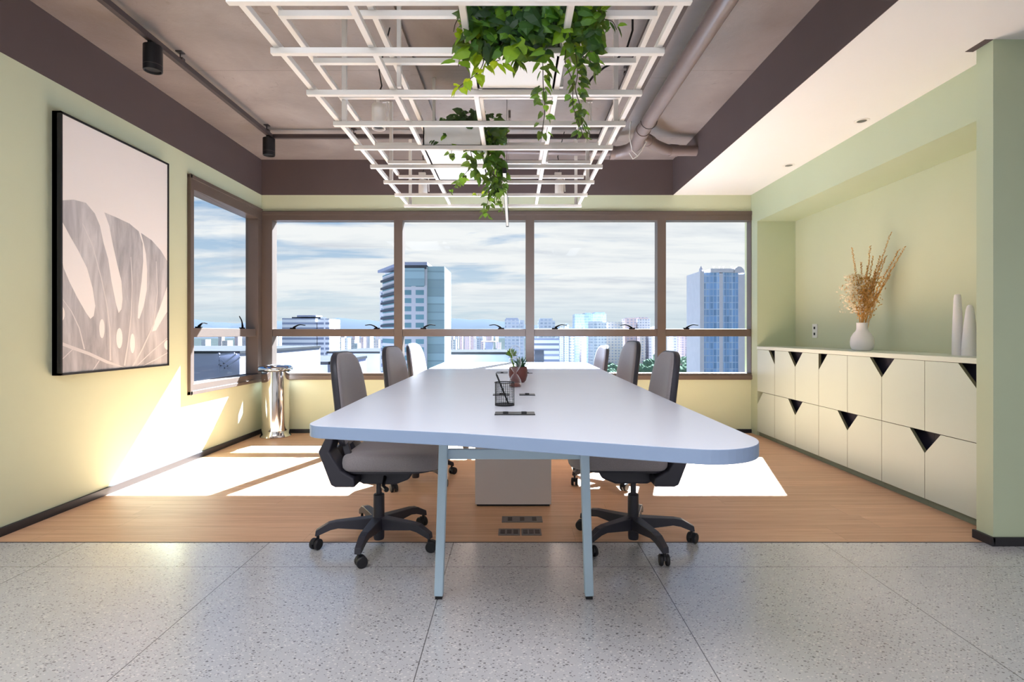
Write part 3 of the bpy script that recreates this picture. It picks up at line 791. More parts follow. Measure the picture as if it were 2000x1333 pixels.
# ------------------------------------------------------------------ office chairs
def make_chair(label):
    r = thing('office_chair', label, 'chair')
    # five-star base, casters
    for k in range(5):
        a = 2 * PI * k / 5
        mt = Matrix.Rotation(a, 4, 'Z')
        b = MB(); prof = [(0.02, 0.132), (0.20, 0.126), (0.235, 0.120), (0.292, 0.088), (0.296, 0.062), (0.285, 0.062), (0.225, 0.086), (0.19, 0.092), (0.02, 0.07)]
        vs = []; n = len(prof)
        for s in (-1, 1):
            for (q, z) in prof: vs.append((q, s * (0.026 - 0.011 * q / 0.29), z))
        b.add(vs, [tuple(range(n)), tuple(range(n, 2 * n))[::-1]])
        for i in range(n):
            j = (i + 1) % n; b.f.append((i, n + i, n + j, j)); b.m.append(0)
        b.xf(mt); leg = b.build('leg', 'plastic', r, local=True, bevel=0.003)
        c = MB(); ca = a + [0.9, 2.2, 0.3, 1.5, 2.8][k]
        loc = mt @ Vector((0.283, 0, 0))
        m2 = Matrix.Translation(loc) @ Matrix.Rotation(ca, 4, 'Z')
        for s in (-1, 1):
            q = MB(); q.lathe([(0.004, -0.0085), (0.022, -0.0085), (0.0255, -0.005), (0.0255, 0.005), (0.022, 0.0085), (0.004, 0.0085)], seg=18)
            q.xf(Matrix.Translation((0.012, s * 0.014, 0.0256)) @ Matrix.Rotation(PI / 2, 4, 'X'))
            c.add(q.v, q.f)
        c.tube([(0, 0, 0.03), (0, 0, 0.075)], 0.007, 8)
        hood = [(0.012 + 0.024 * math.cos(PI * i / 8), 0.029 + 0.024 * math.sin(PI * i / 8)) for i in range(9)] + [(-0.004, 0.034), (0.026, 0.034)]
        c.prism([(p[0], p[1]) for p in hood[:9]], -0.005, 0.005, 'y')
        c.xf(m2); c.build('caster', 'wheel', leg, local=True, smooth=35)
    g = MB(); g.lathe([(0.0, 0.02), (0.024, 0.02), (0.026, 0.03), (0.026, 0.06), (0.036, 0.075), (0.036, 0.125), (0.027, 0.135), (0.0265, 0.238), (0.022, 0.242), (0.014, 0.242), (0.014, 0.36), (0.0, 0.36)], seg=24)
    g.build('gas_lift', 'plastic', r, local=True, smooth=35)
    mech = MB(); mech.prism([(-0.14, 0.400), (-0.115, 0.345), (-0.05, 0.312), (0.10, 0.310), (0.165, 0.335), (0.20, 0.400)], -0.095, 0.095, 'y')
    mech.build('tilt_mechanism', 'plastic', r, local=True, bevel=0.01, seg=3)
    lv = MB(); lv.tube([(0.05, -0.08, 0.355), (0.055, -0.12, 0.335), (0.06, -0.165, 0.322), (0.085, -0.20, 0.318)], [0.008, 0.008, 0.009, 0.012], 8)
    lv.build('lever', 'black', r, local=True, smooth=50)
    # seat cushion
    oc = rrect(-0.125, -0.225, 0.325, 0.225, (0.06, 0.13, 0.13, 0.06), 8)
    prof = [(0.86, 0.400), (0.955, 0.403), (0.99, 0.415), (1.0, 0.435), (0.995, 0.452), (0.975, 0.466), (0.93, 0.476), (0.84, 0.481), (0.6, 0.480), (0.3, 0.476), (0.02, 0.474)]
    def sf(x, y, z): return (x, y, z - 0.10 * max(0, x - 0.20) ** 1.2 - 0.02 * (1 - abs(y) / 0.22) * (z > 0.45) * 0.4)
    MB().pad(oc, prof, sf).build('seat', 'fabric', r, local=True, smooth=60)
    MB().pad(oc, [(0.80, 0.388), (0.90, 0.390), (0.93, 0.404), (0.93, 0.41)]).build('seat_pan', 'plastic', r, local=True, smooth=50)
    # backrest: cushion + shell (outline in y,z; thickness along x)
    ob = []
    zb, zt_, = 0.50, 0.936
    N = 44
    for k in range(N):
        a = 2 * PI * k / N; e = 2 / 4.2 if math.sin(a) > 0 else 2 / 5.0
        cx_, sx_ = math.cos(a), math.sin(a)
        yy = math.copysign(abs(cx_) ** e, cx_); z2 = math.copysign(abs(sx_) ** e, sx_)
        wdt = 0.205 - 0.032 * max(0, z2) ** 1.3 + 0.012 * max(0, -z2)
        ob.append((yy * wdt, (zb + zt_) / 2 + z2 * (zt_ - zb) / 2))
    def lean(z): return -0.138 - 0.050 * max(0.0, (z - 0.5) / 0.44) ** 1.25
    def bf(y, z, t): return (lean(z) + t + 0.55 * y * y, y, z)
    def bfun(a, b_, h): return bf(a, b_, h)
    MB().pad(ob, [(0.955, -0.004), (0.985, 0.002), (0.995, 0.010), (0.985, 0.018), (0.95, 0.024), (0.85, 0.028), (0.65, 0.029), (0.4, 0.028), (0.2, 0.027), (0.02, 0.027)], bfun).build('backrest', 'fabric', r, local=True, smooth=60)
    MB().pad(ob, [(0.02, -0.020), (0.3, -0.021), (0.6, -0.021), (0.85, -0.021), (0.97, -0.019), (1.012, -0.012), (1.02, 0.000), (1.018, 0.010), (1.0, 0.012), (0.97, 0.008)], bfun).build('back_shell', 'plastic', r, local=True, smooth=60)
    # angular yoke that carries the backrest and runs down behind the seat
    yk = MB()
    pr = [(-0.135, 0.60), (-0.165, 0.60), (-0.222, 0.492), (-0.165, 0.342), (-0.145, 0.332), (-0.055, 0.332), (-0.06, 0.372), (-0.118, 0.405), (-0.172, 0.492)]
    for (y0, y1) in ((-0.215, -0.10), (0.10, 0.215)):
        yk.prism(pr, y0, y1, 'y')
    yk.prism([(-0.21, 0.48), (-0.165, 0.345), (-0.15, 0.345), (-0.19, 0.48)], -0.11, 0.11, 'y')
    yk.build('back_yoke', 'plastic', r, local=True, bevel=0.008, seg=3)
    for s in (-1, 1): MB().bar((-0.14, s * 0.15, 0.60), (-0.085, s * 0.17, 0.43), 0.03, 0.022, up=(0, 1, 0)).build('brace', 'plastic', r, local=True, bevel=0.004)
    return r
CG = 'charcoal and grey swivel chairs round the conference table'
ch = make_chair('grey fabric swivel chair at the near left corner of the long table')
ch.location = (-0.661, 2.64, 0); ch.rotation_euler = (0, 0, 0); ch['group'] = CG
# rotate the star so its casters sit like in the photo: kids named leg are turned with the whole chair, so spin via delta
def spin(root, ang):
    for c in [q for q in bpy.data.objects if q.parent == root and q.name.split('.')[0] == 'leg']:
        c.rotation_euler = (0, 0, ang)
def lift(root, dz):
    for c in [q for q in bpy.data.objects if q.parent == root and q.name.split('.')[0] not in ('leg', 'gas_lift')]:
        c.location = (0, 0, dz)
spin(ch, math.radians(194))
spots = [((0.588, 2.64, 0), 178, 358, 0.003, 'grey fabric swivel chair at the near right corner of the long table'),
         ((-0.685, 3.76, 0), -7, 250, 0.0, 'middle swivel chair on the left side of the table'),
         ((-0.715, 4.74, 0), -8, 214, 0.0, 'sunlit swivel chair at the far left end of the table by the windows'),
         ((0.665, 3.78, 0), 184, 208, 0.036, 'tall-set middle swivel chair on the right side of the table'),
         ((0.665, 4.98, 0), 184, 236, -0.02, 'sunlit low-set swivel chair at the far right end of the table by the windows')]
for loc, rz, sp, dz, lab in spots:
    c = dup(ch, loc, math.radians(rz), lab, CG); spin(c, math.radians(sp - rz)); lift(c, dz)

# ------------------------------------------------------------------ things on the table
pc = thing('pencil_cup', 'round black wire mesh pencil cup near the front of the table', 'pencil cup', (-0.034, 2.06, ZT))
b = MB(); R = 0.0365; hh = 0.088
for k in range(30):
    a = 2 * PI * k / 30
    b.tube([(R * math.cos(a), R * math.sin(a), 0.004), (R * math.cos(a), R * math.sin(a), hh)], 0.00055, 4, False)
for k in range(1, 14):
    z = hh * k / 14; b.tube([(R * math.cos(2 * PI * j / 28), R * math.sin(2 * PI * j / 28), z) for j in range(29)], 0.0005, 4, False)
b.build('mesh_wall', 'black', pc, local=True)
MB().lathe([(0, 0), (R + 0.001, 0), (R + 0.001, 0.006), (0, 0.003)], seg=32).build('base', 'black', pc, local=True, smooth=30)
MB().tube([((R + 0.001) * math.cos(2 * PI * j / 32) , (R + 0.001) * math.sin(2 * PI * j / 32), hh) for j in range(33)], 0.0019, 8, False).build('rim', 'black', pc, local=True, smooth=60)
pl = thing('pencil', 'dark pencil leaning in the mesh cup', 'pencil', (-0.018, 2.06, ZT + 0.006))
a = P(993, 789, 2.06); t0 = P(968.5, 729, 2.055)
MB().tube([a, a.lerp(t0, 0.93)], 0.0036, 6).build('barrel', 'black', pl, smooth=20)
MB().tube([a.lerp(t0, 0.93), t0], [0.0036, 0.0006], 6).build('tip', 'slot', pl)

hg = thing('glass_ornament', 'clear three-bulbed hourglass ornament standing before the brown pot', 'ornament', (0.008, 2.76, ZT))
prof_o = [(0.030, 0.000), (0.032, 0.004), (0.033, 0.016), (0.030, 0.035), (0.018, 0.058), (0.006, 0.070), (0.006, 0.074), (0.018, 0.088), (0.031, 0.112), (0.034, 0.128), (0.030, 0.142), (0.016, 0.149), (0.008, 0.152), (0.014, 0.160), (0.024, 0.180), (0.0265, 0.196), (0.022, 0.208), (0.010, 0.2125), (0.0004, 0.213)]
prof_i = [(max(0.0003, r - 0.0022), z + (0.002 if i == 0 else 0)) for i, (r, z) in enumerate(prof_o)][:-1] + [(0.0003, 0.2105)]
prof_o[0] = (0.030, 0.0)
b = MB(); b.lathe([(0.0004, 0.0)] + prof_o, seg=36)
b.build('glass_body', 'clear_glass', hg, local=True, smooth=60)
MB().lathe([(0.0, 0.0032), (0.0275, 0.0032), (0.0285, 0.012), (0.020, 0.019), (0.0, 0.021)], seg=28).build('sand', 'pot', hg, local=True, smooth=50)

sp = thing('potted_succulent', 'brown-red pot with spiky dark and bright green succulents', 'potted plant', (0.026, 3.02, ZT))
MB().lathe([(0, 0), (0.034, 0), (0.044, 0.012), (0.052, 0.04), (0.053, 0.062), (0.049, 0.088), (0.0455, 0.088), (0.047, 0.07), (0, 0.07)], seg=36).build('pot', 'pot', sp, local=True, smooth=50)
MB().lathe([(0, 0.074), (0.0465, 0.074), (0.046, 0.071), (0, 0.071)], seg=24).build('soil', 'soil', sp, local=True)
def rosette(c, n, L, wd, seed, up0=0.25, up1=1.2):
    b = MB(); rnd = random.Random(seed)
    for k in range(n):
        a = k * 2.4 + rnd.uniform(-0.2, 0.2); el = up0 + (up1 - up0) * k / n; l = L * rnd.uniform(0.8, 1.1)
        d = Vector((math.cos(a) * math.cos(el), math.sin(a) * math.cos(el), math.sin(el)))
        s = Vector((-math.sin(a), math.cos(a), 0)); nn = d.cross(s)
        vs = []
        for (t, ww, bend) in ((0.0, 0.6, 0), (0.35, 1.0, 0.03), (0.7, 0.75, 0.12)):
            p = c + d * (l * t) - nn * (l * bend) * -1
            for sgn in (-1, 0, 1): vs.append(p + s * (sgn * wd * ww) + nn * (0.0 if sgn else -wd * 0.5))
            vs.append(p + nn * wd * 0.25)
        tip = c + d * l + nn * (l * 0.16); vs.append(tip)
        fs = []
        for i in range(2):
            o = i * 4; fs += [(o, o + 1, o + 5, o + 4), (o + 1, o + 2, o + 6, o + 5), (o + 2, o + 3, o + 7, o + 6), (o + 3, o, o + 4, o + 7)]
        o = 8; fs += [(o, o + 1, 12), (o + 1, o + 2, 12), (o + 2, o + 3, 12), (o + 3, o, 12)]
        b.add(vs, fs)
    return b
rosette(Vector((0.012, 0, 0.085)), 30, 0.062, 0.0075, 2).build('dark_rosette', 'succulent', sp, local=True)
rosette(Vector((-0.040, 0.01, 0.150)), 26, 0.046, 0.0085, 4, -0.1, 1.3).build('light_rosette', 'succulent_light', sp, local=True)
MB().tube([(-0.018, 0.008, 0.07), (-0.034, 0.01, 0.12), (-0.040, 0.01, 0.152)], 0.005, 8).build('stem', 'succulent_light', sp, local=True)

# ------------------------------------------------------------------ waste bin
wbn = thing('waste_bin', 'polished chrome pedal-less waste bin in the window corner', 'bin', (-2.375, 5.365, 0))
MB().lathe([(0, 0.0), (0.142, 0.0), (0.146, 0.006), (0.140, 0.014), (0.132, 0.03), (0.128, 0.07), (0.127, 0.35), (0.129, 0.66), (0.129, 0.664), (0, 0.664)], seg=56).build('body', 'chrome', wbn, local=True, smooth=40)
MB().lathe([(0.137, 0.656), (0.160, 0.664), (0.163, 0.680), (0.157, 0.695), (0.140, 0.706), (0.110, 0.711), (0.088, 0.709), (0.080, 0.700), (0.080, 0.664), (0.137, 0.655)], seg=56).build('rim', 'chrome', wbn, local=True, smooth=50)
MB().lathe([(0.132, 0.650), (0.150, 0.656), (0.150, 0.662), (0.132, 0.662)], seg=48, closed=True).build('seal', 'slot', wbn, local=True, smooth=40)
MB().lathe([(0.0, 0.665), (0.080, 0.665), (0.080, 0.668), (0, 0.668)], seg=36).build('inner_lid', 'slot', wbn, local=True)

# ------------------------------------------------------------------ picture on the left wall
XF = XL + 0.052
PY0, PY1, PZ0, PZ1 = 3.026, 3.978, 0.79, 2.283
pic = thing('framed_picture', 'black framed grey monstera leaf print on the left wall', 'picture', (XL, 3.5, 0.79))
fr = MB(); t = 0.012
for (a, b_) in (((PY0, PZ0), (PY1, PZ0 + t)), ((PY0, PZ1 - t), (PY1, PZ1)), ((PY0, PZ0), (PY0 + t, PZ1)), ((PY1 - t, PZ0), (PY1, PZ1))):
    fr.box((XL + 0.002, a[0], a[1]), (XF, b_[0], b_[1]))
fr.box((XL + 0.002, PY0, PZ0), (XL + 0.03, PY1, PZ1))
fr.build('frame', 'black', pic)
XP = XF - 0.006
def UP(cx, cy, lay=0):        # tracing position on the print -> point on the print plane
    px = cx / 2.297; py = 180 + cy / 2.297
    Y = XP * F / (px - CX); z = H - (py - CY) * Y / F
    Y = min(max(Y, PY0 + t), PY1 - t); z = min(max(z, PZ0 + t), PZ1 - t)
    return Vector((XP + lay * 0.0004, Y, z))
def printmat(name, c0, c1, sc, rough=0.35):
    m = mat(name, c0, rough); q = NT(m.node_tree); g = q.new('ShaderNodeTexCoord')
    mp = q.new('ShaderNodeMapping'); mp.inputs['Scale'].default_value = (1, 3.2, 0.55); mp.inputs['Rotation'].default_value = (0.25, 0, 0)
    q.link(g.outputs['Object'], mp.inputs[0])
    q.link(q.ramp(q.noise(mp.outputs[0], sc, 5, 0.6, 0.4), [(0.3, c0), (0.7, c1)]), q.n['Principled BSDF'].inputs['Base Color']); return m
M['leaf_print'] = printmat('grey_leaf_ink', srgb(150, 146, 150), srgb(216, 211, 212), 3.5)
M['leaf_vein'] = mat('pale_vein_ink', srgb(222, 216, 215), 0.35)
pr = MB(); pr.box((XL + 0.03, PY0 + t, PZ0 + t), (XP, PY1 - t, PZ1 - t), 0)
def sheet(pts, lay, mi):
    vs = [UP(x, y, lay) for x, y in pts]; pr.add(vs, [tuple(range(len(vs)))], mi)
leaf = [(272,485),(330,483),(385,497),(425,545),(448,600),(465,680),(485,750),(500,850),(520,950),(532,992),(545,975),(550,930),(545,850),(525,770),(505,680),(490,600),(468,540),(520,562),(580,590),(622,625),(640,680),(642,760),(635,850),(620,960),(618,1015),(625,1018),(645,960),(658,890),(660,800),(655,730),(645,680),(632,632),(680,665),(720,710),(752,760),(752,870),(720,960),(690,1040),(682,1075),(700,1070),(735,1010),(756,985),(758,1225),(265,1275)]
sheet(leaf, 1, 1)
sheet([(268,575),(310,640),(350,710),(390,790),(415,880),(427,960),(420,1005),(405,1018),(385,990),(345,920),(310,850),(285,790),(266,745)], 2, 0)
for (cx, cy, rx, ry) in ((457,1062,12,43), (535,1105,14,46), (594,1128,11,44), (270,995,20,36), (752,1135,16,22)):
    sheet([(cx + rx * math.cos(2 * PI * k / 20), cy + ry * math.sin(2 * PI * k / 20)) for k in range(20)], 2, 0)
def vein(pts, w0, w1):
    n = len(pts); a = []; b_ = []
    for i, (x, y) in enumerate(pts):
        x2, y2 = pts[min(i + 1, n - 1)]; x1, y1 = pts[max(i - 1, 0)]
        d = math.hypot(x2 - x1, y2 - y1); nx, ny = -(y2 - y1) / d, (x2 - x1) / d; ww = w0 + (w1 - w0) * i / (n - 1)
        a.append((x + nx * ww, y + ny * ww)); b_.append((x - nx * ww, y - ny * ww))
    for i in range(n - 1): sheet([a[i], a[i + 1], b_[i + 1], b_[i]], 3, 2)
vein([(266,1130),(330,1150),(400,1175),(480,1212),(560,1244)], 8, 6)
vein([(495,1205),(492,1060),(478,950),(452,830),(415,690),(370,590)], 3.5, 1.5)
vein([(558,1228),(575,1120),(588,1000),(592,860),(586,740)], 3.5, 1.5)
vein([(595,1232),(640,1150),(690,1040),(705,900),(700,760)], 3.5, 1.5)
vein([(610,1234),(680,1165),(750,1105)], 3, 2)
vein([(378,1155),(355,1060),(320,985),(276,925)], 3, 1.5)
vein([(266,1202),(325,1155)], 3, 2); vein([(415,1258),(445,1205)], 3, 2); vein([(640,1232),(700,1200),(756,1170)], 3, 2)
pr.build('print', ['print_white', 'leaf_print', 'leaf_vein'], pic)

# ------------------------------------------------------------------ cabinets and worktop
ys = [5.405] + [XS * F / (px - CX) for px in (1513, 1553, 1599, 1655, 1722, 1806, 1908)]
zs = (0.042, 0.446, 0.866)
names = ['farthest two-door sage cabinet beside the window corner', 'second sage cabinet from the window, notched at both right corners', 'third sage cabinet from the window',
         'fourth sage cabinet from the window, middle of the row', 'sage cabinet in front of the dried flowers, fifth from the window', 'sixth sage cabinet from the window, left of the nearest one',
         'nearest sage cabinet beside the wall pillar']
cuts_u = ['R', 'R', 'L', 'L', 'R', 'L', 'R']; cuts_l = ['L', 'R', 'L', 'R', 'L', 'R', 'L']
NW, NH = 0.118, 0.128
for i in range(7):
    ya, yb = ys[i], ys[i + 1]                  # ya is farther
    cb = thing('cabinet', names[i], 'cabinet', (XS + 0.19, (ya + yb) / 2, 0), group='sage storage cabinets under the niche')
    bd = MB(); bd.box((XS + 0.06, yb + 0.0006, 0.042), (XN - 0.002, ya - 0.0006, zs[2]), 0)
    bd.build('body', 'navy', cb)
    MB().box((XS + 0.02, yb + 0.0006, 0.0), (XS + 0.05, ya - 0.0006, 0.042)).build('toe_kick', 'toe', cb)
    for row, cut in ((0, cuts_l[i]), (1, cuts_u[i])):
        z0, z1 = zs[row] + 0.0018, zs[row + 1] - 0.0018; y0, y1 = yb + 0.0018, ya - 0.0018
        if cut == 'R':  # right edge in the photo = nearer = y0
            pts = [(y0, z0), (y1, z0), (y1, z1), (y0 + NW, z1), (y0, z1 - NH)]
        else:
            pts = [(y0, z0), (y1, z0), (y1, z1 - NH), (y1 - NW, z1), (y0, z1)]
        d = MB(); d.prism(pts, XS, XS + 0.02, 'x', 0, 1); d.build('door', ['cab', 'cab_edge'], cb)
wt = MB().box((XS - 0.006, 2.702, zs[2] + 0.001), (XN - 0.001, 5.404, 0.897))
tag(wt.build('worktop', 'cab_top', bevel=0.0015), 'long pale green worktop running over the sage cabinets', 'worktop')
fp = MB(); fp.box((XS, 2.702, 0.042), (XS + 0.02, ys[7] - 0.001, zs[2])); fp.box((XS + 0.02, 2.702, 0), (XS + 0.05, ys[7] - 0.001, 0.042))
tag(fp.build('filler_panel', 'cab'), 'narrow plain sage filler panel between nearest cabinet and pillar', 'panel')

# vase and dried flowers
vz = 0.897
va = thing('vase', 'white ceramic vase with narrow neck on the green worktop', 'vase', (2.632, 4.06, vz))
MB().lathe([(0, 0), (0.052, 0), (0.066, 0.008), (0.077, 0.035), (0.079, 0.065), (0.074, 0.10), (0.058, 0.13), (0.042, 0.148), (0.037, 0.165), (0.037, 0.205), (0.0385, 0.211), (0.033, 0.211), (0.033, 0.16), (0.050, 0.13), (0.066, 0.09), (0.066, 0.03), (0, 0.012)], seg=48).build('body', 'porcelain', va, local=True, smooth=60)
df = thing('dried_flower_bouquet', 'golden dried grass and flower bouquet in the white vase', 'flowers', (2.632, 4.06, vz + 0.03))
Yv = 4.06
tips = [((1664, 484), 'ear'), ((1682, 512), 'ear'), ((1700, 480), 'ear'), ((1694, 520), 'ear'), ((1706, 500), 'ear'), ((1741, 453), 'ear'), ((1731, 500), 'fluff'), ((1719, 500), 'fluff'), ((1757, 487), 'ear'), ((1769, 481), 'ear'),
        ((1724, 507), 'ear'), ((1739, 536), 'ear'), ((1709, 530), 'ear'), ((1713, 575), 'ear'), ((1675, 545), 'ear'), ((1691, 545), 'ear'), ((1700, 560), 'ear'), ((1727, 556), 'ear'), ((1683, 585), 'ear'), ((1672, 600), 'ear')]
rnd = random.Random(11)
def ear(b, pts, seed, r0=0.0115):
    rr = random.Random(seed); n = 60
    def at(t):
        k = min(int(t * (len(pts) - 1)), len(pts) - 2); u_ = t * (len(pts) - 1) - k; return pts[k].lerp(pts[k + 1], u_)
    for k in range(n):
        t_ = 0.36 + 0.64 * k / n; c = at(t_); a = rr.uniform(0, 2 * PI)
        d = Vector((math.cos(a), math.sin(a), 0.9)).normalized() * r0 * (1.5 - 0.6 * t_)
        s = Vector((-math.sin(a), math.cos(a), 0)) * r0 * 0.45
        b.add([c, c + d * 0.5 + s, c + d * 1.25, c + d * 0.5 - s, c + d * 0.6 + Vector((0, 0, -r0 * 0.4))], [(0, 1, 4), (1, 2, 4), (2, 3, 4), (3, 0, 4), (0, 1, 2, 3)])
for i, ((tx, ty), kd) in enumerate(tips):
    tip = P(tx, ty, min(Yv + rnd.uniform(-0.05, 0.05), 2.79 * F / (tx - CX))); base = Vector((2.632 + rnd.uniform(-0.02, 0.02), Yv + rnd.uniform(-0.02, 0.02), vz + 0.03))
    neck = Vector((2.632 + (tx - 1688) * 0.0006 + rnd.uniform(-0.012, 0.012), Yv + rnd.uniform(-0.018, 0.018), vz + 0.215))
    mid = neck.lerp(tip, 0.5) + Vector((-(tx - 1690) * 0.0004, 0, 0))
    pts = [base, neck, neck.lerp(mid, 0.5), mid, mid.lerp(tip, 0.5), tip]
    b = MB(); b.tube(pts, [0.0022, 0.0022, 0.002, 0.0018, 0.0014, 0.0008], 5)
    ear(b, pts[1:], i)
    b.build('stem', 'dried', df)
b = MB(); rr = random.Random(3)
for k in range(900):
    t_ = rr.random() ** 0.7; cx = 1690 + rr.gauss(0, 8 + 16 * t_) * 0.75; cy = 628 - t_ * 85
    c = P(cx, cy, Yv + rr.uniform(-0.05, 0.05)); d = Vector((rr.uniform(-1, 1), rr.uniform(-1, 1), rr.uniform(0.4, 1.6))).normalized() * rr.uniform(0.016, 0.03); s = d.cross(Vector((rr.random(), rr.random(), 0.1))).normalized() * 0.0032
    b.add([c, c + d * 0.5 + s, c + d, c + d * 0.5 - s], [(0, 1, 2, 3)])
b.build('filler_sprigs', 'dried', df)['kind'] = 'stuff'
b = MB()
for k in range(700):
    t_ = rr.random(); cx = 1673 + rr.gauss(0, 10) - 8 * math.sin(t_ * PI); cy = 612 - t_ * 75
    c = P(cx, cy, Yv + rr.uniform(-0.05, 0.04)); d = Vector((rr.uniform(-1, 1), rr.uniform(-1, 1), rr.uniform(-0.3, 1))).normalized() * rr.uniform(0.014, 0.026); s = d.cross(Vector((rr.random(), 0.3, rr.random()))).normalized() * 0.0065
    b.add([c, c + d * 0.5 + s, c + d, c + d * 0.5 - s], [(0, 1, 2, 3)])
b.build('pale_blossoms', 'dried_pale', df)['kind'] = 'stuff'
cn = thing('cone_vase', 'taller slimmer of the two white ceramic cones on the worktop', 'ornament', (2.655, 3.215, vz))
MB().lathe([(0, 0), (0.027, 0), (0.028, 0.004), (0.027, 0.10), (0.0235, 0.22), (0.0185, 0.34), (0.015, 0.362), (0.008, 0.366), (0, 0.366)], seg=36).build('body', 'porcelain', cn, local=True, smooth=50)
cn = thing('cone_vase', 'shorter wider of the two white ceramic cones on the worktop', 'ornament', (2.665, 3.14, vz))
MB().lathe([(0, 0), (0.040, 0), (0.041, 0.004), (0.037, 0.08), (0.028, 0.19), (0.019, 0.27), (0.013, 0.292), (0.006, 0.298), (0, 0.298)], seg=36).build('body', 'porcelain', cn, local=True, smooth=50)
ou = thing('wall_outlet', 'white wall outlet plate in the niche above the worktop', 'outlet', (XN, 5.05, 1.03))
MB().box((XN - 0.009, 5.01, 0.985), (XN, 5.088, 1.115)).build('plate', 'outlet', ou, bevel=0.002)
for z in (1.022, 1.078): MB().box((XN - 0.011, 5.037, z - 0.012), (XN - 0.008, 5.061, z + 0.012)).build('socket', 'slot', ou)

# floor boxes
for (a, b_, c, d, lab) in ((980, 1060, 1010, 1021.5, 'long metal floor outlet plate nearest the white pedestal'), (973, 1016, 1034.5, 1047, 'left of the two small metal floor plates under the table'), (1018.5, 1058, 1034.5, 1047, 'right of the two small metal floor plates under the table')):
    y0 = F * H / (d - CY); y1 = F * H / (c - CY); x0 = (a - CX) * y0 / F; x1 = (b_ - CX) * y0 / F
    o = thing('floor_outlet', lab, 'floor outlet', ((x0 + x1) / 2, (y0 + y1) / 2, 0), group='metal outlet plates in the wood floor')
    MB().box((x0, y0, 0), (x1, y1, 0.004)).build('plate', 'grey_metal', o, bevel=0.001)
    for k in range(3):
        x = x0 + (x1 - x0) * (0.2 + 0.3 * k); MB().box((x - 0.012, y0 + 0.02, 0.004), (x + 0.012, y1 - 0.02, 0.0055)).build('lid', 'rail', o)

# ------------------------------------------------------------------ hanging white trellis
ZL, ZU = 2.177, 2.330
tr = thing('ceiling_trellis', 'white double-layer metal trellis hanging over the table', 'trellis', (-0.19, 3.36, ZL))
YG = [1.831 + 0.383 * k for k in range(9)]; YG[0] = 1.872; XG = [-0.972, -0.583, -0.185, 0.207, 0.598]
T = 0.025
for y in YG:
    MB().box((-0.997, y - T / 2, ZL), (0.620, y + T / 2, ZL + T)).build('crossbar', 'white_metal', tr, bevel=0.002)
for x in XG:
    MB().box((x - T / 2, YG[0], ZL + T), (x + T / 2, YG[-1] + 0.011, ZL + 2 * T)).build('rail', 'white_metal', tr, bevel=0.002)
for y in YG[1:8]:
    MB().box((-0.965, y - T / 2, ZU), (0.59, y + T / 2, ZU + T)).build('crossbar', 'white_metal', tr, bevel=0.002)
for x in XG:
    MB().box((x - T / 2, YG[0] + 0.2, ZU + T), (x + T / 2, YG[7] + 0.011, ZU + 2 * T)).build('rail', 'white_metal', tr, bevel=0.002)
for y in (YG[3], YG[6], YG[8]):
    for x in (-0.945, 0.571):
        MB().box((x - 0.013, y - 0.011 + T, ZL + T), (x + 0.013, y + 0.011 + T, ZC)).build('hanger', 'white_metal', tr, bevel=0.002)
for y in (YG[2], YG[5]):
    for x in (-0.558, 0.232): MB().box((x - 0.010, y - 0.010 + T, ZL + 2 * T), (x + 0.010, y + 0.010 + T, ZC)).build('hanger', 'white_metal', tr, bevel=0.002)

# white spotlights on the trellis
def white_spot(x, y, z0, lab):
    s = thing('spotlight', lab, 'spotlight', (x, y, z0), group='white cylinder spotlights on the trellis')
    MB().lathe([(0, 0.012), (0.031, 0.012), (0.034, 0.0), (0.038, 0.0), (0.039, 0.004), (0.039, 0.130), (0.036, 0.138), (0, 0.138)], seg=32).build('lamp_body', 'white_metal', s, local=True, smooth=40)
    MB().lathe([(0, 0.010), (0.030, 0.010), (0.030, 0.014), (0, 0.014)], seg=24).build('lens', 'slot', s, local=True)
    b = MB(); b.bar((0.0, 0, 0.135), (-0.012, 0.02, 0.19), 0.016, 0.016); b.box((-0.04, 0.005, 0.185), (0.02, 0.04, 0.21))
    b.bar((0.05, 0.01, 0.04), (0.045, 0.02, 0.16), 0.010, 0.006); b.bar((0.02, 0.01, 0.158), (0.055, 0.02, 0.163), 0.010, 0.006)
    b.build('bracket', 'white_metal', s, local=True)
    b = MB(); b.tube([(-0.01, 0.02, 0.20), (0.01, 0.03, 0.26), (-0.01, 0.05, 0.36), (0.05, 0.06, ZC - z0)], 0.004, 6); b.build('cable', 'wire', s, local=True)
white_spot(-0.775, 3.09, 2.205, 'near left white cylinder spotlight on the trellis')
white_spot(0.400, 3.09, 2.205, 'near right white cylinder spotlight behind the hanging vines')
white_spot(-0.795, 4.72, 2.235, 'far left white cylinder spotlight on the trellis')
white_spot(0.402, 4.72, 2.235, 'far right white cylinder spotlight on the trellis')

# linear pendant
lp = thing('linear_pendant_light', 'slim linear pendant light hanging along the table below the trellis', 'pendant light', (-0.05, 4.3, 2.06))
y0 = 1.03 * F / 312; y1 = 1.03 * F / 207
MB().box((-0.072, y0, 2.062), (-0.046, y1, 2.096)).build('housing', 'slot', lp, bevel=0.001)
MB().box((-0.069, y0 + 0.003, 2.059), (-0.049, y1 - 0.06, 2.0625)).build('diffuser', 'pendant_glow', lp)
for y in (y0 + 0.25, y1 - 0.3): MB().tube([(-0.046, y, 2.09), (-0.046, y, ZC)], 0.0016, 5).build('suspension_cable', 'wire', lp)

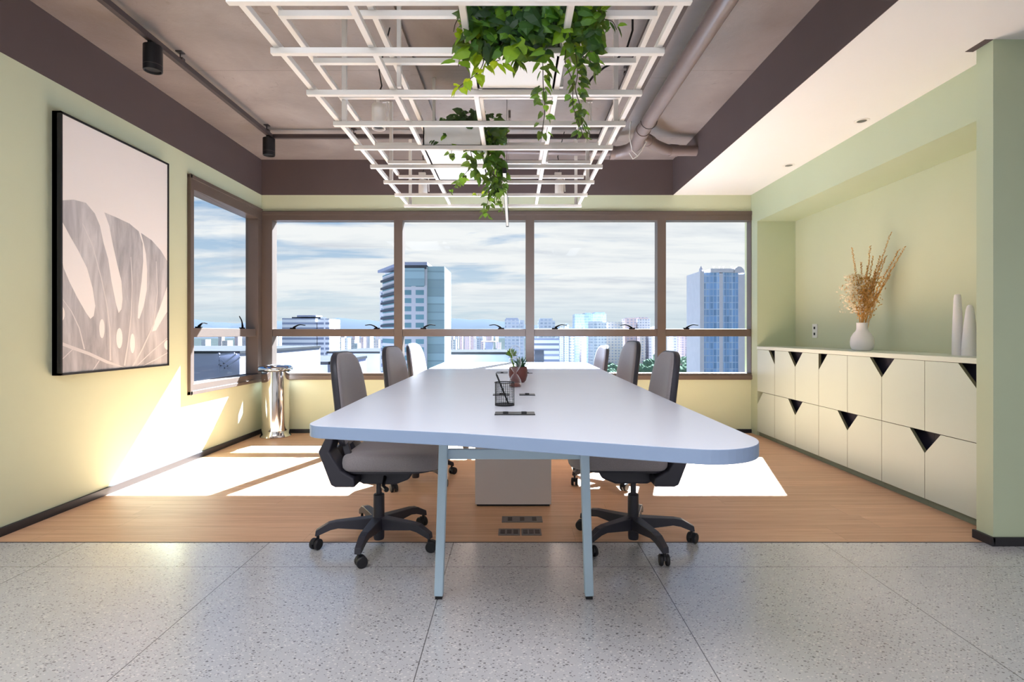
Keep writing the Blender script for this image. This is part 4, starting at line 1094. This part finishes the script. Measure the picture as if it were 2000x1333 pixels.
# planter boxes
def planter(x0, x1, y0, y1, lab):
    z0 = ZL + 2 * T + 0.0; z1 = z0 + 0.135
    p = thing('planter_box', lab, 'planter', ((x0 + x1) / 2, (y0 + y1) / 2, ZL + T), group='white planter boxes in the trellis')
    b = MB(); z0 = ZL + T + 0.002
    b.box((x0, y0, z0), (x1, y1, z0 + 0.01)); b.box((x0, y0, z0), (x1, y0 + 0.008, z1)); b.box((x0, y1 - 0.008, z0), (x1, y1, z1))
    b.box((x0, y0, z0), (x0 + 0.008, y1, z1)); b.box((x1 - 0.008, y0, z0), (x1, y1, z1))
    b.build('box', 'planter', p)
    MB().box((x0 + 0.01, y0 + 0.01, z1 - 0.04), (x1 - 0.01, y1 - 0.01, z1 - 0.03)).build('soil', 'soil', p)
planter(XG[2] + T / 2 + 0.002, XG[3] - T / 2 - 0.002, YG[1] + 0.013, YG[2] - 0.013, 'near white planter box at the centre of the trellis')
planter(XG[1] + T / 2 + 0.002, XG[2] - T / 2 - 0.002, YG[4] + 0.013, YG[6] - 0.013, 'far left longer white planter box in the trellis')

# ivy
def leaf_geo(b, p, d, nrm, L, mi=0):
    """pointed ivy leaf with five soft lobes, folded along the midrib"""
    d = d.normalized(); nrm = (nrm - d * nrm.dot(d)).normalized(); s = d.cross(nrm)
    out_ = [(0.0, 0.0), (-0.12, 0.24), (0.04, 0.50), (0.28, 0.46), (0.52, 0.42), (0.78, 0.20), (1.05, 0.0)]
    vs = [p + d * (L * x) + s * (L * y * 0.92) + nrm * (-L * (0.28 * y * y + 0.16 * x * x)) for x, y in out_]
    vs += [p + d * (L * x) - s * (L * y * 0.92) + nrm * (-L * (0.28 * y * y + 0.16 * x * x)) for x, y in out_[1:-1]]
    m1 = len(vs); vs.append(p + d * (L * 0.3) + nrm * (L * 0.06)); vs.append(p + d * (L * 0.65) + nrm * (L * 0.02))
    a = m1; c = m1 + 1
    b.add(vs, [(0, 1, a), (1, 2, a), (2, 3, a), (3, 4, c, a), (4, 5, c), (5, 6, c), (0, a, 7), (7, a, 8), (8, a, 9), (9, a, c, 10), (10, c, 11), (11, c, 6)], mi)
def vine_pts(pts, n=26):
    pts = [Vector(p) for p in pts]; res = []
    for i in range(len(pts) - 1):
        p0 = pts[max(i - 1, 0)]; p1 = pts[i]; p2 = pts[i + 1]; p3 = pts[min(i + 2, len(pts) - 1)]
        for k in range(n // (len(pts) - 1) + 1):
            t_ = k / (n // (len(pts) - 1) + 1)
            res.append(0.5 * ((2 * p1) + (-p0 + p2) * t_ + (2 * p0 - 5 * p1 + 4 * p2 - p3) * t_ ** 2 + (-p0 + 3 * p1 - 3 * p2 + p3) * t_ ** 3))
    res.append(pts[-1]); return res
def vine(root, pts, sizes, dens, seed, m='ivy', spread=1.0):
    rr = random.Random(seed); q = vine_pts(pts, 30)
    st = MB().tube(q, 0.0018, 5); st.build('vine_stem', 'ivy_stem', root)
    b = MB(); n = dens
    for k in range(n):
        t_ = (k + rr.random()) / n; i = min(int(t_ * (len(q) - 1)), len(q) - 2); p = q[i].lerp(q[i + 1], rr.random())
        a = rr.uniform(0, 2 * PI); off = Vector((math.cos(a), math.sin(a), rr.uniform(-0.6, 0.3))) * rr.uniform(0.01, 0.03) * spread
        L = sizes[0] + (sizes[1] - sizes[0]) * t_; L *= rr.uniform(0.75, 1.2)
        d = Vector((math.cos(a) * 0.8, math.sin(a) * 0.5, rr.uniform(-1.3, -0.2)))
        nn = Vector((math.cos(a) * 0.6 + rr.uniform(-.4, .4), math.sin(a) * 0.6 - 0.7, rr.uniform(0.1, 0.8)))
        leaf_geo(b, p + off, d, nn, L)
    b.build('leaves', m, root)
iv = thing('hanging_ivy', 'large ivy spilling from the near planter with long trailing vines', 'plant', (0.01, 2.4, 2.33))
b = MB(); rr = random.Random(5)
for k in range(520):
    x = rr.uniform(900, 1108); 
    y = rr.uniform(-60, 104) if x < 1075 else rr.uniform(-40, 60)
    if y > 78 and rr.random() < 0.35: continue
    D = rr.uniform(2.06, 2.19) if y > 10 else rr.uniform(2.10, 2.5)
    p = P(x, y, D)
    if p.z < 2.18 and D > 2.2: D = 2.17; p = P(x, y, D)
    a = rr.uniform(0, 2 * PI)
    leaf_geo(b, p, Vector((math.cos(a), math.sin(a) * 0.5, rr.uniform(-1.2, 0.1))), Vector((rr.uniform(-.5, .5), -1, rr.uniform(-0.2, 0.9))), rr.uniform(0.04, 0.078))
b.build('foliage', 'ivy', iv)
b = MB()
for k in range(120):
    x = rr.uniform(1098, 1182); y = rr.uniform(5, 95) if x < 1160 else rr.uniform(-30, 95)
    p = P(x, y, rr.uniform(2.12, 2.35)); a = rr.uniform(0, 2 * PI)
    leaf_geo(b, p, Vector((math.cos(a), math.sin(a) * 0.5, rr.uniform(-1.2, 0.1))), Vector((rr.uniform(-.5, .5), -1, rr.uniform(0, 0.8))), rr.uniform(0.035, 0.06))
b.build('foliage', 'ivy', iv)
V = lambda Yd, *pp: [P(x, y, Yd) for x, y in pp]
vine(iv, V(2.16, (930, 60), (945, 110), (935, 140), (905, 163), (895, 172)), (0.05, 0.034), 20, 1, 'ivy_young')
vine(iv, V(2.14, (915, 40), (930, 90), (950, 120), (975, 118)), (0.05, 0.05), 12, 12, 'ivy_young')
vine(iv, V(2.15, (905, 20), (890, 45), (886, 62)), (0.05, 0.075), 4, 2, 'ivy_young')
vine(iv, V(2.15, (912, 50), (904, 85), (898, 112), (895, 130)), (0.045, 0.05), 7, 3)
vine(iv, V(2.15, (985, 60), (1000, 100), (1012, 112)), (0.06, 0.05), 14, 13)
vine(iv, V(2.14, (1058, 70), (1060, 120), (1061, 170), (1064, 215), (1058, 262)), (0.055, 0.028), 30, 4)
vine(iv, V(2.16, (1108, 80), (1104, 120), (1118, 160), (1119, 205), (1130, 240), (1140, 268)), (0.042, 0.02), 10, 5)
vine(iv, V(2.18, (1122, 90), (1128, 140), (1124, 175), (1132, 205), (1137, 245), (1140, 255)), (0.05, 0.024), 44, 6)
vine(iv, V(2.16, (1160, 60), (1150, 110), (1162, 132)), (0.055, 0.05), 12, 7)
vine(iv, V(2.14, (1168, -20), (1172, 10), (1178, 35), (1196, 42), (1204, 58)), (0.045, 0.026), 16, 8)
vine(iv, V(2.14, (1158, -30), (1166, -5), (1160, 12)), (0.045, 0.045), 8, 9, 'ivy_young')
iv2 = thing('hanging_ivy', 'bushy green ivy trailing from the far planter toward the window', 'plant', (-0.38, 3.5, 2.33))
M['ivy_dark'] = leafmat('dark_ivy_leaf', [(0.0, srgb(34, 56, 42)), (0.6, srgb(52, 84, 56)), (1.0, srgb(70, 118, 60))], 0.25)
b = MB()
for k in range(170):
    x = rr.uniform(862, 985); y = rr.uniform(208, 262) + abs(x - 925) * 0.35
    p = P(x, y, rr.uniform(3.36, 3.9)); a = rr.uniform(0, 2 * PI)
    leaf_geo(b, p, Vector((math.cos(a), math.sin(a) * 0.6, rr.uniform(-1, 0.3))), Vector((rr.uniform(-.5, .5), -1, rr.uniform(0, 0.8))), rr.uniform(0.04, 0.066))
b.build('foliage', 'ivy_dark', iv2)
for i, (dpt, pts, n, sz) in enumerate((
    (3.50, ((940, 262), (955, 300), (958, 340), (955, 380), (948, 420)), 62, (0.06, 0.034)),
    (3.55, ((960, 258), (972, 300), (970, 345), (974, 378)), 60, (0.062, 0.05)),
    (3.60, ((950, 265), (962, 310), (980, 340), (978, 375)), 46, (0.06, 0.05)),
    (3.45, ((925, 270), (920, 300), (930, 330), (936, 345)), 24, (0.06, 0.05)),
    (3.42, ((905, 268), (917, 290), (922, 318), (905, 345), (897, 358)), 16, (0.055, 0.045)),
    (3.40, ((880, 255), (868, 268), (856, 272), (850, 278)), 10, (0.045, 0.03)),
    (3.40, ((890, 275), (882, 296), (884, 308)), 5, (0.045, 0.05)),
    (3.60, ((905, 345), (888, 362), (872, 378)), 8, (0.028, 0.02)),
    (3.62, ((955, 370), (940, 375), (922, 378)), 8, (0.032, 0.022)),
    (3.66, ((970, 385), (978, 398), (984, 410)), 8, (0.035, 0.024)))):
    vine(iv2, V(dpt, *pts), sz, n, 40 + i, 'ivy' if i not in (8,) else 'ivy_young', 1.2)

# ------------------------------------------------------------------ ceiling tracks, black spots, pipes
ZR = 2.735
tk = thing('lighting_track', 'dark U-shaped lighting track hung below the concrete ceiling', 'lighting track', (-2.12, 3.0, ZR))
XR, XR2, YR2 = -2.12, 0.76, 4.71
for (a, b_) in (((XR - 0.016, -1.0, ZR), (XR + 0.016, YR2, ZR + 0.035)), ((XR, YR2 - 0.016, ZR), (XR2, YR2 + 0.016, ZR + 0.035)), ((XR2 - 0.016, -1.0, ZR), (XR2 + 0.016, YR2, ZR + 0.035))):
    MB().box(a, b_).build('track_rail', 'rail', tk, bevel=0.002)
for (x, y) in ((XR, 3.42), (XR, 4.62), (XR, 1.9), (-0.66, YR2), (-1.4, YR2), (XR2, 3.6), (XR2, 2.3)):
    b = MB(); b.tube([(x, y, ZR + 0.03), (x, y, ZC)], 0.004, 6); b.box((x - 0.02, y - 0.02, ZC - 0.006), (x + 0.02, y + 0.02, ZC)); b.box((x - 0.022, y - 0.015, ZR + 0.03), (x + 0.022, y + 0.015, ZR + 0.045))
    b.build('hanger', 'rail', tk)
for (px, yy, lab) in ((298, 3.16, 'near black cylinder spotlight on the left ceiling track'), (529.5, 4.66, 'far black cylinder spotlight at the left track corner')):
    sc_ = 1.0; s = thing('spotlight', lab, 'spotlight', (XR + 0.0, yy, ZR - 0.165), group='black cylinder spotlights on the track')
    MB().lathe([(0, 0.012), (0.040, 0.012), (0.044, 0.0), (0.049, 0.0), (0.050, 0.004), (0.050, 0.146), (0.043, 0.150), (0, 0.150)], seg=32).build('lamp_body', 'black', s, local=True, smooth=40)
    MB().lathe([(0.0502, 0.030), (0.0506, 0.030), (0.0506, 0.034), (0.0502, 0.034)], seg=32, closed=True).build('ring', 'rail', s, local=True)
    b = MB(); b.tube([(0, 0, 0.148), (0, 0, 0.163)], 0.010, 10); b.box((-0.012, -0.03, 0.155), (0.012, 0.03, 0.165)); b.build('stem', 'black', s, local=True)

pp = thing('drain_pipe', 'grey-brown drain pipe with side branches hung under the concrete ceiling', 'pipe', (1.02, 3.6, 2.63))
J = Vector((1.03, 4.50, 2.61))
MB().tube([(1.02, -1.0, 2.63), (1.02, 4.3, 2.63), J], 0.052, 24).build('main_pipe', 'pipe', pp, smooth=50)
MB().tube([(1.02, 4.22, 2.63), (1.022, 4.32, 2.628)], 0.058, 24).build('collar', 'pipe', pp, smooth=50)
MB().tube([(1.03, 4.50, 2.61), (0.99, 4.60, 2.60), (0.93, 4.66, 2.60), (0.87, 4.68, 2.60)], 0.052, 24).build('elbow', 'pipe', pp, smooth=50)
MB().tube([(0.88, 4.68, 2.60), (0.84, 4.68, 2.60)], 0.058, 20).build('collar', 'pipe', pp, smooth=50)
MB().tube([(0.86, 4.68, 2.60), (-0.1, 4.68, 2.62)], 0.030, 16).build('side_pipe', 'pipe', pp, smooth=50)
MB().tube([(1.02, 4.38, 2.64), (1.12, 4.52, 2.655), (1.24, 4.68, 2.665), (1.36, 4.80, 2.67), (1.46, 4.83, 2.67), (XD - 0.005, 4.83, 2.67)], 0.047, 24).build('branch_pipe', 'pipe', pp, smooth=50)
MB().tube([(1.40, 4.815, 2.67), (1.47, 4.83, 2.67)], 0.053, 20).build('collar', 'pipe', pp, smooth=50)
MB().tube([(1.13, 4.53, 2.656), (1.17, 4.585, 2.66)], 0.052, 20).build('collar', 'pipe', pp, smooth=50)
MB().tube([(1.02 + 0.062 * math.cos(k * PI / 8), 4.05, 2.63 + 0.062 * math.sin(k * PI / 8)) for k in range(8, 17)], 0.003, 6).build('pipe_clip', 'rail', pp)
b = MB(); b.tube([(0.97, 4.42, ZC), (0.955, 4.43, 2.65), (0.985, 4.46, 2.545), (1.03, 4.46, 2.50), (1.06, 4.46, 2.545), (1.10, 4.44, 2.62)], 0.005, 8)
b.tube([(0.96, 4.46, 2.53), (0.99, 4.46, 2.475), (1.03, 4.46, 2.50)], 0.004, 8)
tag(b.build('pipe_strap', 'strap', smooth=60), 'pale strap looped around the end of the drain pipe', 'strap')
b = MB(); b.tube([P(1200, 122, 2.9), P(1180, 132, 2.9), P(1158, 150, 2.9), P(1143, 170, 2.9)], 0.006, 8)
q0 = P(1200, 122, 2.9); b.tube([q0, (q0.x + 0.08, 2.95, 2.60), (q0.x + 0.12, 3.0, 2.72), (q0.x + 0.12, 3.0, ZC)], 0.006, 8)
tag(b.build('power_cable', 'wire', smooth=60), 'thin black cable looping behind the trellis at right', 'cable')
for (px, py, lab) in ((995, 238, 'small metal sprinkler head on the ceiling right of the far ivy'),):
    Yq = 1.70 * F / (CY - py); p = P(px, py, Yq); s = thing('sprinkler', lab, 'sprinkler', (p.x, Yq, ZC - 0.09))
    MB().tube([(0, 0, 0.03), (0, 0, 0.09)], 0.01, 8).build('pipe', 'grey_metal', s, local=True)
    MB().lathe([(0, 0), (0.02, 0), (0.02, 0.004), (0.006, 0.01), (0.008, 0.03), (0, 0.032)], seg=12).build('head', 'chrome', s, local=True)
for (x, y, lab) in ((2.335, 3.605, 'nearer recessed downlight in the white ceiling'), (2.335, 4.56, 'farther recessed downlight in the white ceiling')):
    s = thing('downlight', lab, 'downlight', (x, y, ZD - 0.004), group='recessed downlights above the cabinets')
    MB().lathe([(0.030, 0.0), (0.046, 0.0), (0.047, 0.004), (0.030, 0.004)], seg=28, closed=True).build('ring', 'white_metal', s, local=True)
    MB().lathe([(0, 0.0015), (0.030, 0.0015), (0.030, 0.004), (0, 0.004)], seg=24).build('reflector', 'grey_metal', s, local=True)
for (x, y, z, e) in FILL_LIGHTS:  # housings for the added fill lights
    o = thing('fill_light_panel', 'white housing of a fill light added out of view', 'ceiling light', (x, y, z - 0.02), group='added fill lights out of view')
    MB().box((-1.12, -0.57, 0.0), (1.12, 0.57, 0.02)).build('housing', 'white_metal', o, local=True)
